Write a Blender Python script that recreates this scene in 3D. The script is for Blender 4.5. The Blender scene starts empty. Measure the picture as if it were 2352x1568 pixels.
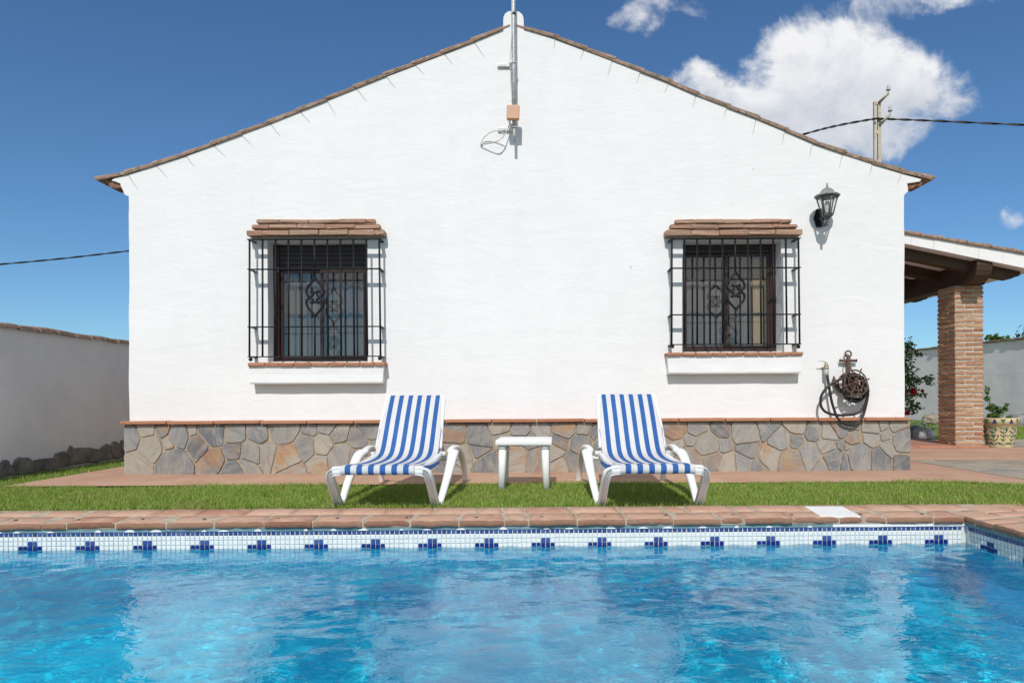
import bpy, bmesh, math, random
import numpy as np
from mathutils import Vector, Matrix, noise as mnoise
R = random.Random(7)
NR = np.random.default_rng(11)
scene = bpy.context.scene
COL = scene.collection
PI = math.pi

# ---------------------------------------------------------------- camera model (measured from the lines of the place)
F, X0, Y0, H, AL = 1568.0, 1214.6, 915.0, 0.645, 0.0052
CA, SA = math.cos(AL), math.sin(AL)
WY = 5.94                      # distance of the gable wall


def at(px, py, Y):
    """a measured direction turned into a point at the distance Y"""
    du, dv = px - X0, Y0 - py
    return Vector(((du * CA + dv * SA) * Y / F, Y, H + (-du * SA + dv * CA) * Y / F))


def xz(px, py, Y=WY):
    v = at(px, py, Y)
    return (v.x, v.z)


# ---------------------------------------------------------------- mesh builder
class MB:
    def __init__(self):
        self.v, self.f, self.mi, self.sm, self.ti = [], [], [], [], []
        self.uv = {}

    def add(self, verts, faces, mat=0, tint=0.5, smooth=False, uvs=None):
        b = len(self.v)
        self.v.extend([tuple(p) for p in verts])
        for k, fc in enumerate(faces):
            if uvs is not None:
                self.uv[len(self.f)] = [uvs[i] for i in fc]
            self.f.append([i + b for i in fc])
            self.mi.append(mat)
            self.sm.append(smooth)
            self.ti.append(tint)
        return self

    def box(self, c, s, bev=0.0, rot=None, mat=0, tint=0.5, jit=0.0):
        bm = bmesh.new()
        bmesh.ops.create_cube(bm, size=1.0)
        bmesh.ops.scale(bm, vec=s, verts=bm.verts)
        if bev > 0:
            bmesh.ops.bevel(bm, geom=list(bm.edges), offset=bev, segments=1 if bev < 0.004 else 2, affect='EDGES', profile=0.6)
        M = Matrix.Translation(Vector(c)) @ (rot.to_4x4() if rot else Matrix.Identity(4))
        vs = [M @ v.co for v in bm.verts]
        if jit:
            vs = [p + Vector((R.uniform(-jit, jit), R.uniform(-jit, jit), R.uniform(-jit, jit))) for p in vs]
        bm.verts.index_update()
        fs = [[v.index for v in f.verts] for f in bm.faces]
        bm.free()
        return self.add(vs, fs, mat, tint)

    def tube(self, pts, r, n=8, mat=0, tint=0.5, cap=True, flat=1.0, n0=None, square=False):
        pts = [Vector(p) for p in pts]
        m = len(pts)
        rr = r if isinstance(r, (list, tuple)) else [r] * m
        tg = []
        for i in range(m):
            t = pts[min(i + 1, m - 1)] - pts[max(i - 1, 0)]
            tg.append(t.normalized() if t.length > 1e-9 else Vector((0, 0, 1)))
        a = Vector(n0) if n0 is not None else (Vector((0, 0, 1)) if abs(tg[0].z) < 0.9 else Vector((1, 0, 0)))
        a = (a - tg[0] * a.dot(tg[0])).normalized()
        V, Fc = [], []
        for i in range(m):
            if i:
                a = a - tg[i] * a.dot(tg[i])
                a = a.normalized() if a.length > 1e-6 else tg[i].orthogonal().normalized()
            b = tg[i].cross(a)
            for k in range(n):
                th = 2 * PI * k / n
                cu, cv = math.cos(th), math.sin(th)
                if square:
                    q = (abs(cu) ** 4 + abs(cv) ** 4) ** -0.25
                    cu, cv = cu * q, cv * q
                V.append(pts[i] + a * (cu * rr[i]) + b * (cv * rr[i] * flat))
        for i in range(m - 1):
            for k in range(n):
                k2 = (k + 1) % n
                Fc.append([i * n + k, i * n + k2, (i + 1) * n + k2, (i + 1) * n + k])
        if cap:
            Fc.append(list(range(n))[::-1])
            Fc.append([(m - 1) * n + k for k in range(n)])
        return self.add(V, Fc, mat, tint, smooth=True)

    def lathe(self, prof, c=(0, 0, 0), n=24, mat=0, tint=0.5, smooth=True, sx=1.0, ph=0.0):
        V, Fc = [], []
        for (r, z) in prof:
            for k in range(n):
                t = 2 * PI * k / n + ph
                V.append((c[0] + r * sx * math.cos(t), c[1] + r * math.sin(t), c[2] + z))
        for i in range(len(prof) - 1):
            for k in range(n):
                k2 = (k + 1) % n
                Fc.append([i * n + k, i * n + k2, (i + 1) * n + k2, (i + 1) * n + k])
        Fc.append(list(range(n))[::-1])
        Fc.append([(len(prof) - 1) * n + k for k in range(n)])
        return self.add(V, Fc, mat, tint, smooth)

    def ball(self, c, r, mat=0, n=12, sz=1.0, tint=0.5):
        prof = [(max(1e-4, r * math.sin(PI * i / n)), -r * sz * math.cos(PI * i / n)) for i in range(n + 1)]
        return self.lathe(prof, c, n, mat, tint)

    def prism(self, poly, y0, y1, mat=0, tint=0.5):
        """outline in X,Z pushed along Y"""
        n = len(poly)
        V = [(p[0], y0, p[1]) for p in poly] + [(p[0], y1, p[1]) for p in poly]
        Fc = [list(range(n)), list(range(n, 2 * n))[::-1]]
        for i in range(n):
            j = (i + 1) % n
            Fc.append([i, i + n, j + n, j])
        return self.add(V, Fc, mat, tint)

    def build(self, name, mats, parent=None, loc=None, fix=True):
        me = bpy.data.meshes.new(name)
        me.from_pydata(self.v, [], self.f)
        for m in (mats if isinstance(mats, (list, tuple)) else [mats]):
            me.materials.append(m)
        me.polygons.foreach_set('material_index', self.mi)
        me.polygons.foreach_set('use_smooth', self.sm)
        at_ = me.attributes.new('tint', 'FLOAT', 'FACE')
        at_.data.foreach_set('value', self.ti)
        if self.uv:
            ul = me.uv_layers.new(name='UVMap')
            for i, p in enumerate(me.polygons):
                if i in self.uv:
                    for li, u in zip(p.loop_indices, self.uv[i]):
                        ul.data[li].uv = u
        me.validate()
        if fix:
            bm = bmesh.new()
            bm.from_mesh(me)
            bmesh.ops.recalc_face_normals(bm, faces=bm.faces)
            bm.to_mesh(me)
            bm.free()
        me.update()
        o = bpy.data.objects.new(name, me)
        COL.objects.link(o)
        if parent:
            o.parent = parent
        if loc is not None:
            o.location = loc
        return o


def link_np(name, V, Fq, mats, tint=None, parent=None, smooth=False, mi=None):
    """big mesh from arrays (all faces with the same number of corners)"""
    me = bpy.data.meshes.new(name)
    k = Fq.shape[1]
    me.vertices.add(len(V))
    me.vertices.foreach_set('co', np.asarray(V, np.float32).ravel())
    me.loops.add(Fq.size)
    me.loops.foreach_set('vertex_index', Fq.astype(np.int32).ravel())
    me.polygons.add(len(Fq))
    me.polygons.foreach_set('loop_start', np.arange(0, Fq.size, k, dtype=np.int32))
    me.polygons.foreach_set('use_smooth', np.full(len(Fq), smooth))
    for m in (mats if isinstance(mats, (list, tuple)) else [mats]):
        me.materials.append(m)
    if mi is not None:
        me.polygons.foreach_set('material_index', mi.astype(np.int32))
    if tint is not None:
        a = me.attributes.new('tint', 'FLOAT', 'FACE')
        a.data.foreach_set('value', tint.astype(np.float32))
    me.update(calc_edges=True)
    o = bpy.data.objects.new(name, me)
    COL.objects.link(o)
    if parent:
        o.parent = parent
    return o


def thing(name, label, cat, loc=(0, 0, 0), rz=0.0, group=None):
    o = bpy.data.objects.new(name, None)
    o.empty_display_size = 0.1
    COL.objects.link(o)
    o.location = loc
    o.rotation_euler = (0, 0, rz)
    return tag(o, label, cat, group)


def tag(o, label, cat, group=None):
    o['label'] = label
    o['category'] = cat
    if group:
        o['group'] = group
    return o


def struct(o):
    o['kind'] = 'structure'
    return o


def stuff(o):
    o['kind'] = 'stuff'
    return o


def dup(root, loc, rz, label=None):
    r = root.copy()
    COL.objects.link(r)
    r.location = loc
    r.rotation_euler = (0, 0, rz)
    if label:
        r['label'] = label
    for ch in list(root.children):
        c = ch.copy()
        COL.objects.link(c)
        c.parent = r
        for g in ch.children:
            d = g.copy()
            COL.objects.link(d)
            d.parent = c
    return r


def spline(pts, n=6, closed=False):
    P = [Vector(p) for p in pts]
    out = []
    m = len(P)
    rng = range(m if closed else m - 1)
    for i in rng:
        if closed:
            a, b, c, d = P[(i - 1) % m], P[i], P[(i + 1) % m], P[(i + 2) % m]
        else:
            a, b, c, d = P[max(i - 1, 0)], P[i], P[i + 1], P[min(i + 2, m - 1)]
        for k in range(n):
            t = k / n
            out.append(0.5 * ((2 * b) + (c - a) * t + (2 * a - 5 * b + 4 * c - d) * t * t + (3 * b - a - 3 * c + d) * t ** 3))
    out.append(P[0] if closed else P[-1])
    return out


# ---------------------------------------------------------------- node helper
class NT:
    def __init__(self, tree):
        self.t = tree
        tree.nodes.clear()

    def n(self, kind, ins=None, **props):
        nd = self.t.nodes.new(kind)
        for k, v in props.items():
            setattr(nd, k, v)
        for k, v in (ins or {}).items():
            s = nd.inputs[k]
            if isinstance(v, bpy.types.NodeSocket):
                self.t.links.new(v, s)
            else:
                s.default_value = v
        return nd

    def math(self, op, a, b=0.0, c=0.0, clamp=False):
        nd = self.n('ShaderNodeMath', {0: a, 1: b, 2: c}, operation=op)
        nd.use_clamp = clamp
        return nd.outputs[0]

    def vmath(self, op, a, b=None, scale=None):
        ins = {0: a}
        if b is not None:
            ins[1] = b
        if scale is not None:
            ins['Scale'] = scale
        nd = self.n('ShaderNodeVectorMath', ins, operation=op)
        return nd.outputs['Value'] if op in ('LENGTH', 'DOT_PRODUCT', 'DISTANCE') else nd.outputs['Vector']

    def mix(self, fac, a, b, blend='MIX'):
        nd = self.n('ShaderNodeMix', data_type='RGBA', blend_type=blend)
        for s, v in ((nd.inputs[0], fac), (nd.inputs[6], a), (nd.inputs[7], b)):
            if isinstance(v, bpy.types.NodeSocket):
                self.t.links.new(v, s)
            else:
                s.default_value = v if not isinstance(v, tuple) or len(v) == 4 else (*v, 1)
        return nd.outputs[2]

    def ramp(self, fac, stops, interp='LINEAR'):
        nd = self.n('ShaderNodeValToRGB', {0: fac})
        cr = nd.color_ramp
        cr.interpolation = interp
        while len(cr.elements) < len(stops):
            cr.elements.new(0.5)
        for e, (p, c) in zip(cr.elements, stops):
            e.position = p
            e.color = (*c, 1) if len(c) == 3 else c
        return nd.outputs[0]

    def noise(self, vec, scale, detail=4.0, rough=0.55, dist=0.0):
        return self.n('ShaderNodeTexNoise', {'Vector': vec, 'Scale': scale, 'Detail': detail, 'Roughness': rough, 'Distortion': dist}).outputs[0]

    def coord(self, scale=(1, 1, 1)):
        c = self.n('ShaderNodeTexCoord').outputs['Object']
        if scale == (1, 1, 1):
            return c
        return self.n('ShaderNodeMapping', {'Vector': c, 'Scale': scale}).outputs[0]

    def tint(self):
        return self.n('ShaderNodeAttribute', attribute_name='tint').outputs['Fac']

    def bump(self, h, strength=0.3, dist=0.01, nrm=None):
        ins = {'Height': h, 'Strength': strength, 'Distance': dist}
        if nrm is not None:
            ins['Normal'] = nrm
        return self.n('ShaderNodeBump', ins).outputs[0]

    def out(self, bsdf):
        o = self.n('ShaderNodeOutputMaterial')
        self.t.links.new(bsdf, o.inputs[0])

    def principled(self, color, rough=0.6, normal=None, **kw):
        ins = {'Base Color': (*color, 1) if isinstance(color, tuple) and len(color) == 3 else color, 'Roughness': rough}
        if normal is not None:
            ins['Normal'] = normal
        for k, v in kw.items():
            ins[k.replace('_', ' ')] = v
        b = self.n('ShaderNodeBsdfPrincipled', ins).outputs[0]
        self.out(b)
        return b


def newmat(name):
    m = bpy.data.materials.new(name)
    m.use_nodes = True
    return m, NT(m.node_tree)


def simple(name, col, rough=0.5, var=0.15, scale=20.0, bump=0.1, bscale=60.0, metal=0.0, spec=0.5):
    m, t = newmat(name)
    co = t.coord()
    nz = t.noise(co, scale)
    a = tuple(c * (1 - var) for c in col)
    b = tuple(min(1, c * (1 + var)) for c in col)
    c = t.ramp(nz, [(0.3, a), (0.7, b)])
    nb = t.bump(t.noise(co, bscale), bump, 0.004) if bump else None
    t.principled(c, rough, nb, Metallic=metal, Specular_IOR_Level=spec)
    return m
# ---------------------------------------------------------------- materials
MT = {}


def m_plaster(name, col=(0.80, 0.80, 0.80), rough_amt=1.0, dirt_k=0.962):
    m, t = newmat(name)
    co = t.coord()
    st = t.coord((1.0, 1.0, 2.2))
    big = t.noise(st, 2.6, 5, 0.55, 0.6)
    mid = t.noise(st, 9.0, 5, 0.6, 1.2)
    fine = t.noise(co, 70, 3, 0.6)
    dirt = t.noise(t.coord((1.6, 1.0, 0.7)), 1.7, 6, 0.65)
    c = t.ramp(dirt, [(0.30, tuple(x * dirt_k for x in col)), (0.6, col)])
    msk = t.ramp(t.noise(co, 1.1, 4, 0.6), [(0.38, (0.25, 0.25, 0.25)), (0.66, (1, 1, 1))])
    h = t.math('ADD', t.math('MULTIPLY', big, 1.9), t.math('ADD', t.math('MULTIPLY', t.math('MULTIPLY', mid, 0.85), msk), t.math('MULTIPLY', fine, 0.05)))
    t.principled(c, 0.85, t.bump(h, 0.125 * rough_amt, 0.03), Specular_IOR_Level=0.25)
    return m


MT['plaster'] = m_plaster('white_plaster')
MT['plaster_wall'] = m_plaster('boundary_plaster', (0.80, 0.79, 0.775), 1.0, 0.86)
MT['crack'] = simple('crack_stain', (0.30, 0.28, 0.25), 0.9, 0.4, 30)


def m_stone(name, grout=False):
    m, t = newmat(name)
    co = t.coord()
    if grout:
        nz = t.noise(co, 14, 5, 0.6)
        c = t.ramp(nz, [(0.3, (0.31, 0.25, 0.185)), (0.7, (0.44, 0.365, 0.275))])
        t.principled(c, 0.95, t.bump(t.noise(co, 60, 5, 0.7), 0.6, 0.01), Specular_IOR_Level=0.15)
        return m
    ti = t.tint()
    off = t.vmath('ADD', co, t.n('ShaderNodeCombineXYZ', {0: t.math('MULTIPLY', ti, 37.0), 1: t.math('MULTIPLY', ti, 91.0), 2: t.math('MULTIPLY', ti, 53.0)}).outputs[0])
    base = t.ramp(t.math('FRACT', t.math('MULTIPLY', ti, 7.31)), [(0.0, (0.115, 0.13, 0.145)), (0.18, (0.22, 0.235, 0.245)), (0.40, (0.34, 0.325, 0.30)),
                                                                  (0.58, (0.150, 0.165, 0.178)), (0.78, (0.39, 0.35, 0.29)), (1.0, (0.24, 0.245, 0.24))])
    pt = t.noise(off, 4.5, 5, 0.6, 0.7)
    base = t.mix(t.math('MULTIPLY', t.ramp(pt, [(0.46, (0, 0, 0)), (0.66, (1, 1, 1))]), 0.50), base, (0.40, 0.36, 0.295))
    # rotated streaks, a different lie on each stone
    rot = t.n('ShaderNodeVectorRotate', {'Vector': off, 'Angle': t.math('MULTIPLY', ti, 40.0)}, rotation_type='Y_AXIS').outputs[0]
    stq = t.n('ShaderNodeMapping', {'Vector': rot, 'Scale': (3.0, 3.0, 13.0)}).outputs[0]
    streak = t.noise(stq, 1.8, 7, 0.68, 0.9)
    cl = t.mix(t.math('MULTIPLY', t.ramp(streak, [(0.45, (0, 0, 0)), (0.72, (1, 1, 1))]), 0.6), base, (0.43, 0.40, 0.35))
    cl = t.mix(t.math('MULTIPLY', t.ramp(streak, [(0.25, (1, 1, 1)), (0.46, (0, 0, 0))]), 0.65), cl, (0.15, 0.16, 0.17))
    rust = t.noise(off, 3.6, 6, 0.7, 0.8)
    amt = t.ramp(t.math('FRACT', t.math('MULTIPLY', ti, 3.77)), [(0.40, (0.05, 0.05, 0.05)), (0.70, (0.40, 0.40, 0.40)), (1.0, (0.85, 0.85, 0.85))])
    rf = t.math('MULTIPLY', t.ramp(rust, [(0.47, (0, 0, 0)), (0.60, (1, 1, 1))]), amt, clamp=True)
    rc = t.ramp(t.noise(off, 12, 4), [(0.35, (0.36, 0.145, 0.06)), (0.58, (0.42, 0.25, 0.11)), (0.75, (0.36, 0.30, 0.19))])
    cl = t.mix(rf, cl, rc)
    h = t.math('ADD', t.noise(off, 9, 6, 0.6), t.math('MULTIPLY', streak, 0.8))
    t.principled(cl, 0.8, t.bump(h, 0.45, 0.02), Specular_IOR_Level=0.3)
    return m


MT['stone'] = m_stone('slate_cladding')
MT['mortar'] = m_stone('cladding_mortar', True)


def m_brick(name, stops, bump=0.5, rough=0.9, scale=40, dust=0.5, dustcol=(0.52, 0.42, 0.32)):
    m, t = newmat(name)
    co = t.coord()
    ti = t.tint()
    base = t.ramp(t.math('FRACT', t.math('MULTIPLY', ti, 5.13)), stops)
    nz = t.noise(co, scale, 6, 0.7)
    c = t.mix(t.math('MULTIPLY', t.ramp(t.noise(co, scale * 0.3, 6, 0.7, 0.6), [(0.42, (0, 0, 0)), (0.7, (1, 1, 1))]), dust), base, dustcol)
    c = t.mix(0.35, c, t.ramp(nz, [(0.3, (0.12, 0.06, 0.035)), (0.75, (0.62, 0.42, 0.30))]), 'OVERLAY')
    t.principled(c, rough, t.bump(nz, bump, 0.008), Specular_IOR_Level=0.25)
    return m


MT['lintel'] = m_brick('old_brick', [(0, (0.42, 0.25, 0.18)), (0.5, (0.49, 0.335, 0.245)), (1, (0.40, 0.28, 0.215))], 1.0, scale=55, dust=0.7, dustcol=(0.46, 0.385, 0.30))
MT['capbrick'] = m_brick('cap_tile', [(0, (0.44, 0.21, 0.125)), (0.5, (0.48, 0.26, 0.165)), (1, (0.42, 0.19, 0.11))], 0.3, dust=0.25)
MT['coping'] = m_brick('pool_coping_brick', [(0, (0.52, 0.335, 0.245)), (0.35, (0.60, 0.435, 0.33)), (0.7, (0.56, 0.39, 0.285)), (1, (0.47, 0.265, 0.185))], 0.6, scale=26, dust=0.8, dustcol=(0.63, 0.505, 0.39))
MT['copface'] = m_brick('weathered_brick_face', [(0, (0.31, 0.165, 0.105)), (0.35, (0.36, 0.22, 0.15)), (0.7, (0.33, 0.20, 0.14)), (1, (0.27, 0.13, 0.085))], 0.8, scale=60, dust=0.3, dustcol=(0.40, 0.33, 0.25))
MT['pillar'] = m_brick('handmade_brick', [(0, (0.38, 0.18, 0.11)), (0.25, (0.50, 0.33, 0.21)), (0.5, (0.43, 0.235, 0.145)), (0.75, (0.55, 0.41, 0.27)), (1, (0.40, 0.20, 0.125))], 0.9, dust=0.5, dustcol=(0.54, 0.44, 0.32))
MT['copmortar'] = simple('coping_mortar', (0.44, 0.37, 0.28), 0.95, 0.25, 18, 0.5, 90)
MT['lintmortar'] = simple('old_mortar', (0.32, 0.23, 0.165), 0.95, 0.35, 22, 0.8, 60)
MT['pilmortar'] = simple('pillar_mortar', (0.48, 0.44, 0.365), 0.95, 0.2, 25, 0.5, 90)


def m_rooftile(name):
    m, t = newmat(name)
    co = t.coord()
    ti = t.tint()
    base = t.ramp(t.math('FRACT', t.math('MULTIPLY', ti, 5.13)), [(0, (0.33, 0.205, 0.145)), (0.5, (0.37, 0.25, 0.19)), (1, (0.30, 0.215, 0.165))])
    n1 = t.noise(co, 19, 7, 0.75, 0.5)
    c = t.mix(t.ramp(n1, [(0.44, (0, 0, 0)), (0.62, (1, 1, 1))]), base, (0.15, 0.122, 0.092))
    n2 = t.noise(t.vmath('ADD', co, (3.1, 0, 7.7)), 17, 6, 0.7)
    c = t.mix(t.math('MULTIPLY', t.ramp(n2, [(0.55, (0, 0, 0)), (0.68, (1, 1, 1))]), 0.7), c, (0.44, 0.385, 0.31))
    n3 = t.noise(t.vmath('ADD', co, (9.1, 4, 1.7)), 4.5, 5, 0.7)
    c = t.mix(t.ramp(n3, [(0.66, (0, 0, 0)), (0.72, (1, 1, 1))]), c, (0.42, 0.25, 0.06))
    t.principled(c, 0.9, t.bump(n1, 0.6, 0.01), Specular_IOR_Level=0.2)
    return m


MT['rooftile'] = m_rooftile('weathered_roof_tile')
MT['soffit'] = simple('cornice_brick', (0.22, 0.115, 0.07), 0.9, 0.4, 22, 0.5)


def m_pavers(name, sx, sy, c1, c2, mort, ms=0.012, dust=0.35):
    m, t = newmat(name)
    co = t.coord()
    bt = t.n('ShaderNodeTexBrick', {'Vector': co, 'Color1': (0, 0, 0, 1), 'Color2': (1, 1, 1, 1), 'Mortar': (0, 0, 0, 1), 'Scale': 1.0,
                                    'Mortar Size': ms, 'Brick Width': sx, 'Row Height': sy}, offset=0.5)
    base = t.mix(bt.outputs[0], c1, c2)
    n1 = t.noise(co, 5, 6, 0.65, 0.4)
    base = t.mix(t.math('MULTIPLY', t.ramp(n1, [(0.45, (0, 0, 0)), (0.7, (1, 1, 1))]), dust), base, (0.58, 0.42, 0.31))
    base = t.mix(t.math('MULTIPLY', bt.outputs[1], 0.6), base, mort)
    h = t.math('SUBTRACT', t.math('MULTIPLY', t.noise(co, 40, 5, 0.6), 0.4), bt.outputs[1])
    t.principled(base, 0.8, t.bump(h, 0.35, 0.006), Specular_IOR_Level=0.3)
    return m


MT['terracotta'] = m_pavers('terracotta_pavers', 0.30, 0.30, (0.46, 0.26, 0.17), (0.52, 0.32, 0.215), (0.45, 0.34, 0.26))
MT['steptile'] = simple('step_tile', (0.42, 0.20, 0.125), 0.7, 0.15, 12, 0.2)


def m_flags(name):
    m, t = newmat(name)
    co = t.coord()
    w = t.vmath('ADD', co, t.vmath('SCALE', t.n('ShaderNodeTexNoise', {'Vector': co, 'Scale': 4.0}).outputs[1], scale=0.12))
    ve = t.n('ShaderNodeTexVoronoi', {'Vector': w, 'Scale': 2.6}, feature='DISTANCE_TO_EDGE').outputs[0]
    vc = t.n('ShaderNodeTexVoronoi', {'Vector': w, 'Scale': 2.6}).outputs['Color']
    sep = t.n('ShaderNodeSeparateColor', {0: vc}).outputs[0]
    c = t.ramp(sep, [(0, (0.34, 0.29, 0.23)), (0.4, (0.42, 0.37, 0.30)), (0.7, (0.33, 0.31, 0.28)), (1, (0.46, 0.40, 0.31))])
    c = t.mix(0.5, c, t.ramp(t.noise(co, 9, 6, 0.7), [(0.3, (0.2, 0.18, 0.15)), (0.7, (0.62, 0.55, 0.45))]), 'OVERLAY')
    e = t.ramp(ve, [(0.0, (1, 1, 1)), (0.06, (0, 0, 0))])
    c = t.mix(e, c, (0.40, 0.35, 0.27))
    t.principled(c, 0.85, t.bump(t.math('ADD', t.noise(co, 12, 6, 0.6), t.math('MULTIPLY', ve, 3.0, clamp=True)), 0.5, 0.02))
    return m


MT['flags'] = m_flags('flagstones')


def m_soil(name):
    m, t = newmat(name)
    co = t.coord()
    n1 = t.noise(co, 3.0, 6, 0.65)
    c = t.ramp(n1, [(0.3, (0.07, 0.10, 0.02)), (0.55, (0.13, 0.14, 0.04)), (0.75, (0.20, 0.16, 0.08))])
    t.principled(c, 0.95, t.bump(t.noise(co, 90, 5, 0.7), 0.8, 0.02), Specular_IOR_Level=0.1)
    return m


MT['lawn'] = m_soil('lawn_ground')


def m_leaf(name, stops, trans=0.3, rough=0.5, patch=None, patchcol=(0.20, 0.17, 0.05)):
    m, t = newmat(name)
    ti = t.tint()
    c = t.ramp(ti, stops)
    if patch:
        nz = t.noise(t.coord(), patch, 5, 0.65)
        c = t.mix(t.math('MULTIPLY', t.ramp(nz, [(0.50, (0, 0, 0)), (0.72, (1, 1, 1))]), 0.55), c, patchcol)
    d = t.n('ShaderNodeBsdfPrincipled', {'Base Color': c, 'Roughness': rough, 'Specular IOR Level': 0.3}).outputs[0]
    tr = t.n('ShaderNodeBsdfTranslucent', {'Color': c}).outputs[0]
    t.out(t.n('ShaderNodeMixShader', {0: trans, 1: d, 2: tr}).outputs[0])
    return m


MT['grass'] = m_leaf('grass_blades', [(0, (0.15, 0.25, 0.030)), (0.5, (0.28, 0.42, 0.068)), (0.85, (0.42, 0.53, 0.135)), (1, (0.58, 0.53, 0.27))], 0.38, 0.6, 2.1, (0.40, 0.36, 0.14))
MT['leaf'] = m_leaf('shrub_leaves', [(0, (0.035, 0.085, 0.016)), (0.6, (0.09, 0.185, 0.035)), (1, (0.19, 0.30, 0.075))], 0.3, 0.4)
MT['leaf2'] = m_leaf('tree_leaves', [(0, (0.05, 0.10, 0.015)), (0.6, (0.11, 0.19, 0.03)), (1, (0.20, 0.27, 0.06))], 0.35, 0.45)
MT['sage'] = m_leaf('sage_leaves', [(0, (0.10, 0.14, 0.09)), (1, (0.20, 0.25, 0.16))], 0.2, 0.6)
MT['petal'] = m_leaf('red_petals', [(0, (0.45, 0.008, 0.02)), (1, (0.62, 0.02, 0.05))], 0.25, 0.5)
MT['bark'] = simple('bark', (0.13, 0.09, 0.06), 0.9, 0.4, 30, 0.6)

MT['iron'] = simple('black_iron', (0.010, 0.011, 0.013), 0.5, 0.3, 40, 0.25, 150, spec=0.25)
MT['rust'] = simple('rusty_iron', (0.115, 0.065, 0.045), 0.85, 0.5, 45, 0.6, 120)
MT['frame'] = simple('oxblood_frame', (0.040, 0.015, 0.014), 0.35, 0.2, 20, 0.05)
MT['frame2'] = simple('dark_outer_frame', (0.030, 0.014, 0.013), 0.4, 0.2, 20, 0.05)
MT['shutter'] = simple('dark_shutter', (0.030, 0.018, 0.018), 0.45, 0.2, 20, 0.05)
MT['plastic'] = simple('white_resin', (0.80, 0.80, 0.795), 0.38, 0.03, 8, 0.03, 200)
MT['lid'] = simple('white_lid', (0.80, 0.80, 0.78), 0.5, 0.05, 8, 0.05, 100)
MT['galv'] = simple('galvanised_steel', (0.42, 0.43, 0.44), 0.5, 0.3, 35, 0.1, 100, metal=0.35)
MT['brkt'] = simple('painted_bracket', (0.66, 0.655, 0.64), 0.6, 0.2, 30, 0.1)
MT['boxp'] = simple('salmon_plastic', (0.60, 0.335, 0.21), 0.5, 0.06, 10, 0.03)
MT['cable'] = simple('grey_cable', (0.55, 0.53, 0.49), 0.6, 0.1, 20, 0)
MT['rubber'] = simple('black_rubber', (0.014, 0.015, 0.016), 0.45, 0.3, 30, 0.05)
MT['pipe'] = simple('grey_pvc', (0.46, 0.47, 0.48), 0.5, 0.1, 20, 0.05)
MT['brass'] = simple('worn_brass', (0.42, 0.33, 0.24), 0.5, 0.3, 40, 0.1, metal=0.5)
MT['lampgrey'] = simple('aged_lamp_metal', (0.085, 0.088, 0.09), 0.55, 0.45, 35, 0.2)
MT['lampcap'] = simple('aged_lamp_cap', (0.21, 0.215, 0.21), 0.6, 0.45, 40, 0.2)
MT['tanrock'] = simple('tan_boulder_rock', (0.30, 0.25, 0.19), 0.9, 0.3, 9, 0.8, 16)
MT['concrete'] = simple('pole_concrete', (0.50, 0.44, 0.33), 0.9, 0.15, 6, 0.3)
MT['rock'] = simple('boulder_rock', (0.24, 0.24, 0.24), 0.9, 0.5, 7, 0.8, 14)
MT['rockpale'] = simple('pale_boulder_rock', (0.50, 0.49, 0.46), 0.9, 0.3, 9, 0.8, 16)
MT['dkstone'] = simple('footing_stone', (0.20, 0.175, 0.15), 0.9, 0.45, 9, 0.7, 20)
MT['white'] = simple('white_boards', (0.74, 0.73, 0.71), 0.8, 0.05, 6, 0.1)
MT['cream'] = simple('cream_glaze', (0.60, 0.50, 0.29), 0.3, 0.12, 12, 0.05)
MT['glazegreen'] = simple('green_glaze', (0.05, 0.20, 0.10), 0.3, 0.3, 30, 0)
MT['glazeblue'] = simple('blue_glaze', (0.022, 0.035, 0.16), 0.3, 0.3, 30, 0)
MT['bulb'] = simple('frosted_bulb', (0.75, 0.75, 0.73), 0.4, 0.03, 10, 0)
MT['screw'] = simple('dark_screw', (0.12, 0.10, 0.09), 0.5, 0.2, 20, 0)


def m_wood(name, col):
    m, t = newmat(name)
    st = t.coord((3, 3, 22))
    nz = t.noise(st, 2.5, 6, 0.65, 0.6)
    c = t.ramp(nz, [(0.3, tuple(x * 0.55 for x in col)), (0.7, tuple(x * 1.4 for x in col))])
    t.principled(c, 0.6, t.bump(nz, 0.35, 0.006))
    return m


MT['beam'] = m_wood('dark_beam_wood', (0.055, 0.028, 0.014))


def m_glass(name, rough=0.0, tintc=(1, 1, 1)):
    m, t = newmat(name)
    fc = t.n('ShaderNodeLayerWeight', {'Blend': 0.5}).outputs['Facing']
    fr = t.math('ADD', t.math('MULTIPLY', t.math('POWER', fc, 5.0), 0.95), 0.05)
    g = t.n('ShaderNodeBsdfGlossy', {'Color': (1, 1, 1, 1), 'Roughness': rough}).outputs[0]
    tr = t.n('ShaderNodeBsdfTransparent', {'Color': (*tintc, 1)}).outputs[0]
    t.out(t.n('ShaderNodeMixShader', {0: t.math('MULTIPLY', fr, 1.0, clamp=True), 1: tr, 2: g}).outputs[0])
    return m


MT['glass'] = m_glass('window_glass', 0.0, (0.93, 0.94, 0.94))
MT['lampglass'] = m_glass('lamp_glass', 0.1, (0.93, 0.93, 0.91))


def m_curtain(name):
    m, t = newmat(name)
    nz = t.noise(t.coord((30, 1, 1)), 1.0, 3)
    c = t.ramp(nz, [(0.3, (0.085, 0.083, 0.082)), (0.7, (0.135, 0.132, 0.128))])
    t.principled(c, 0.9)
    return m


MT['curtain'] = m_curtain('grey_curtain')
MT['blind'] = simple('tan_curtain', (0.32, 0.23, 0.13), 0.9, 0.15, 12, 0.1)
MT['room'] = simple('dim_room', (0.10, 0.095, 0.09), 0.9, 0.1, 3, 0)


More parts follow.
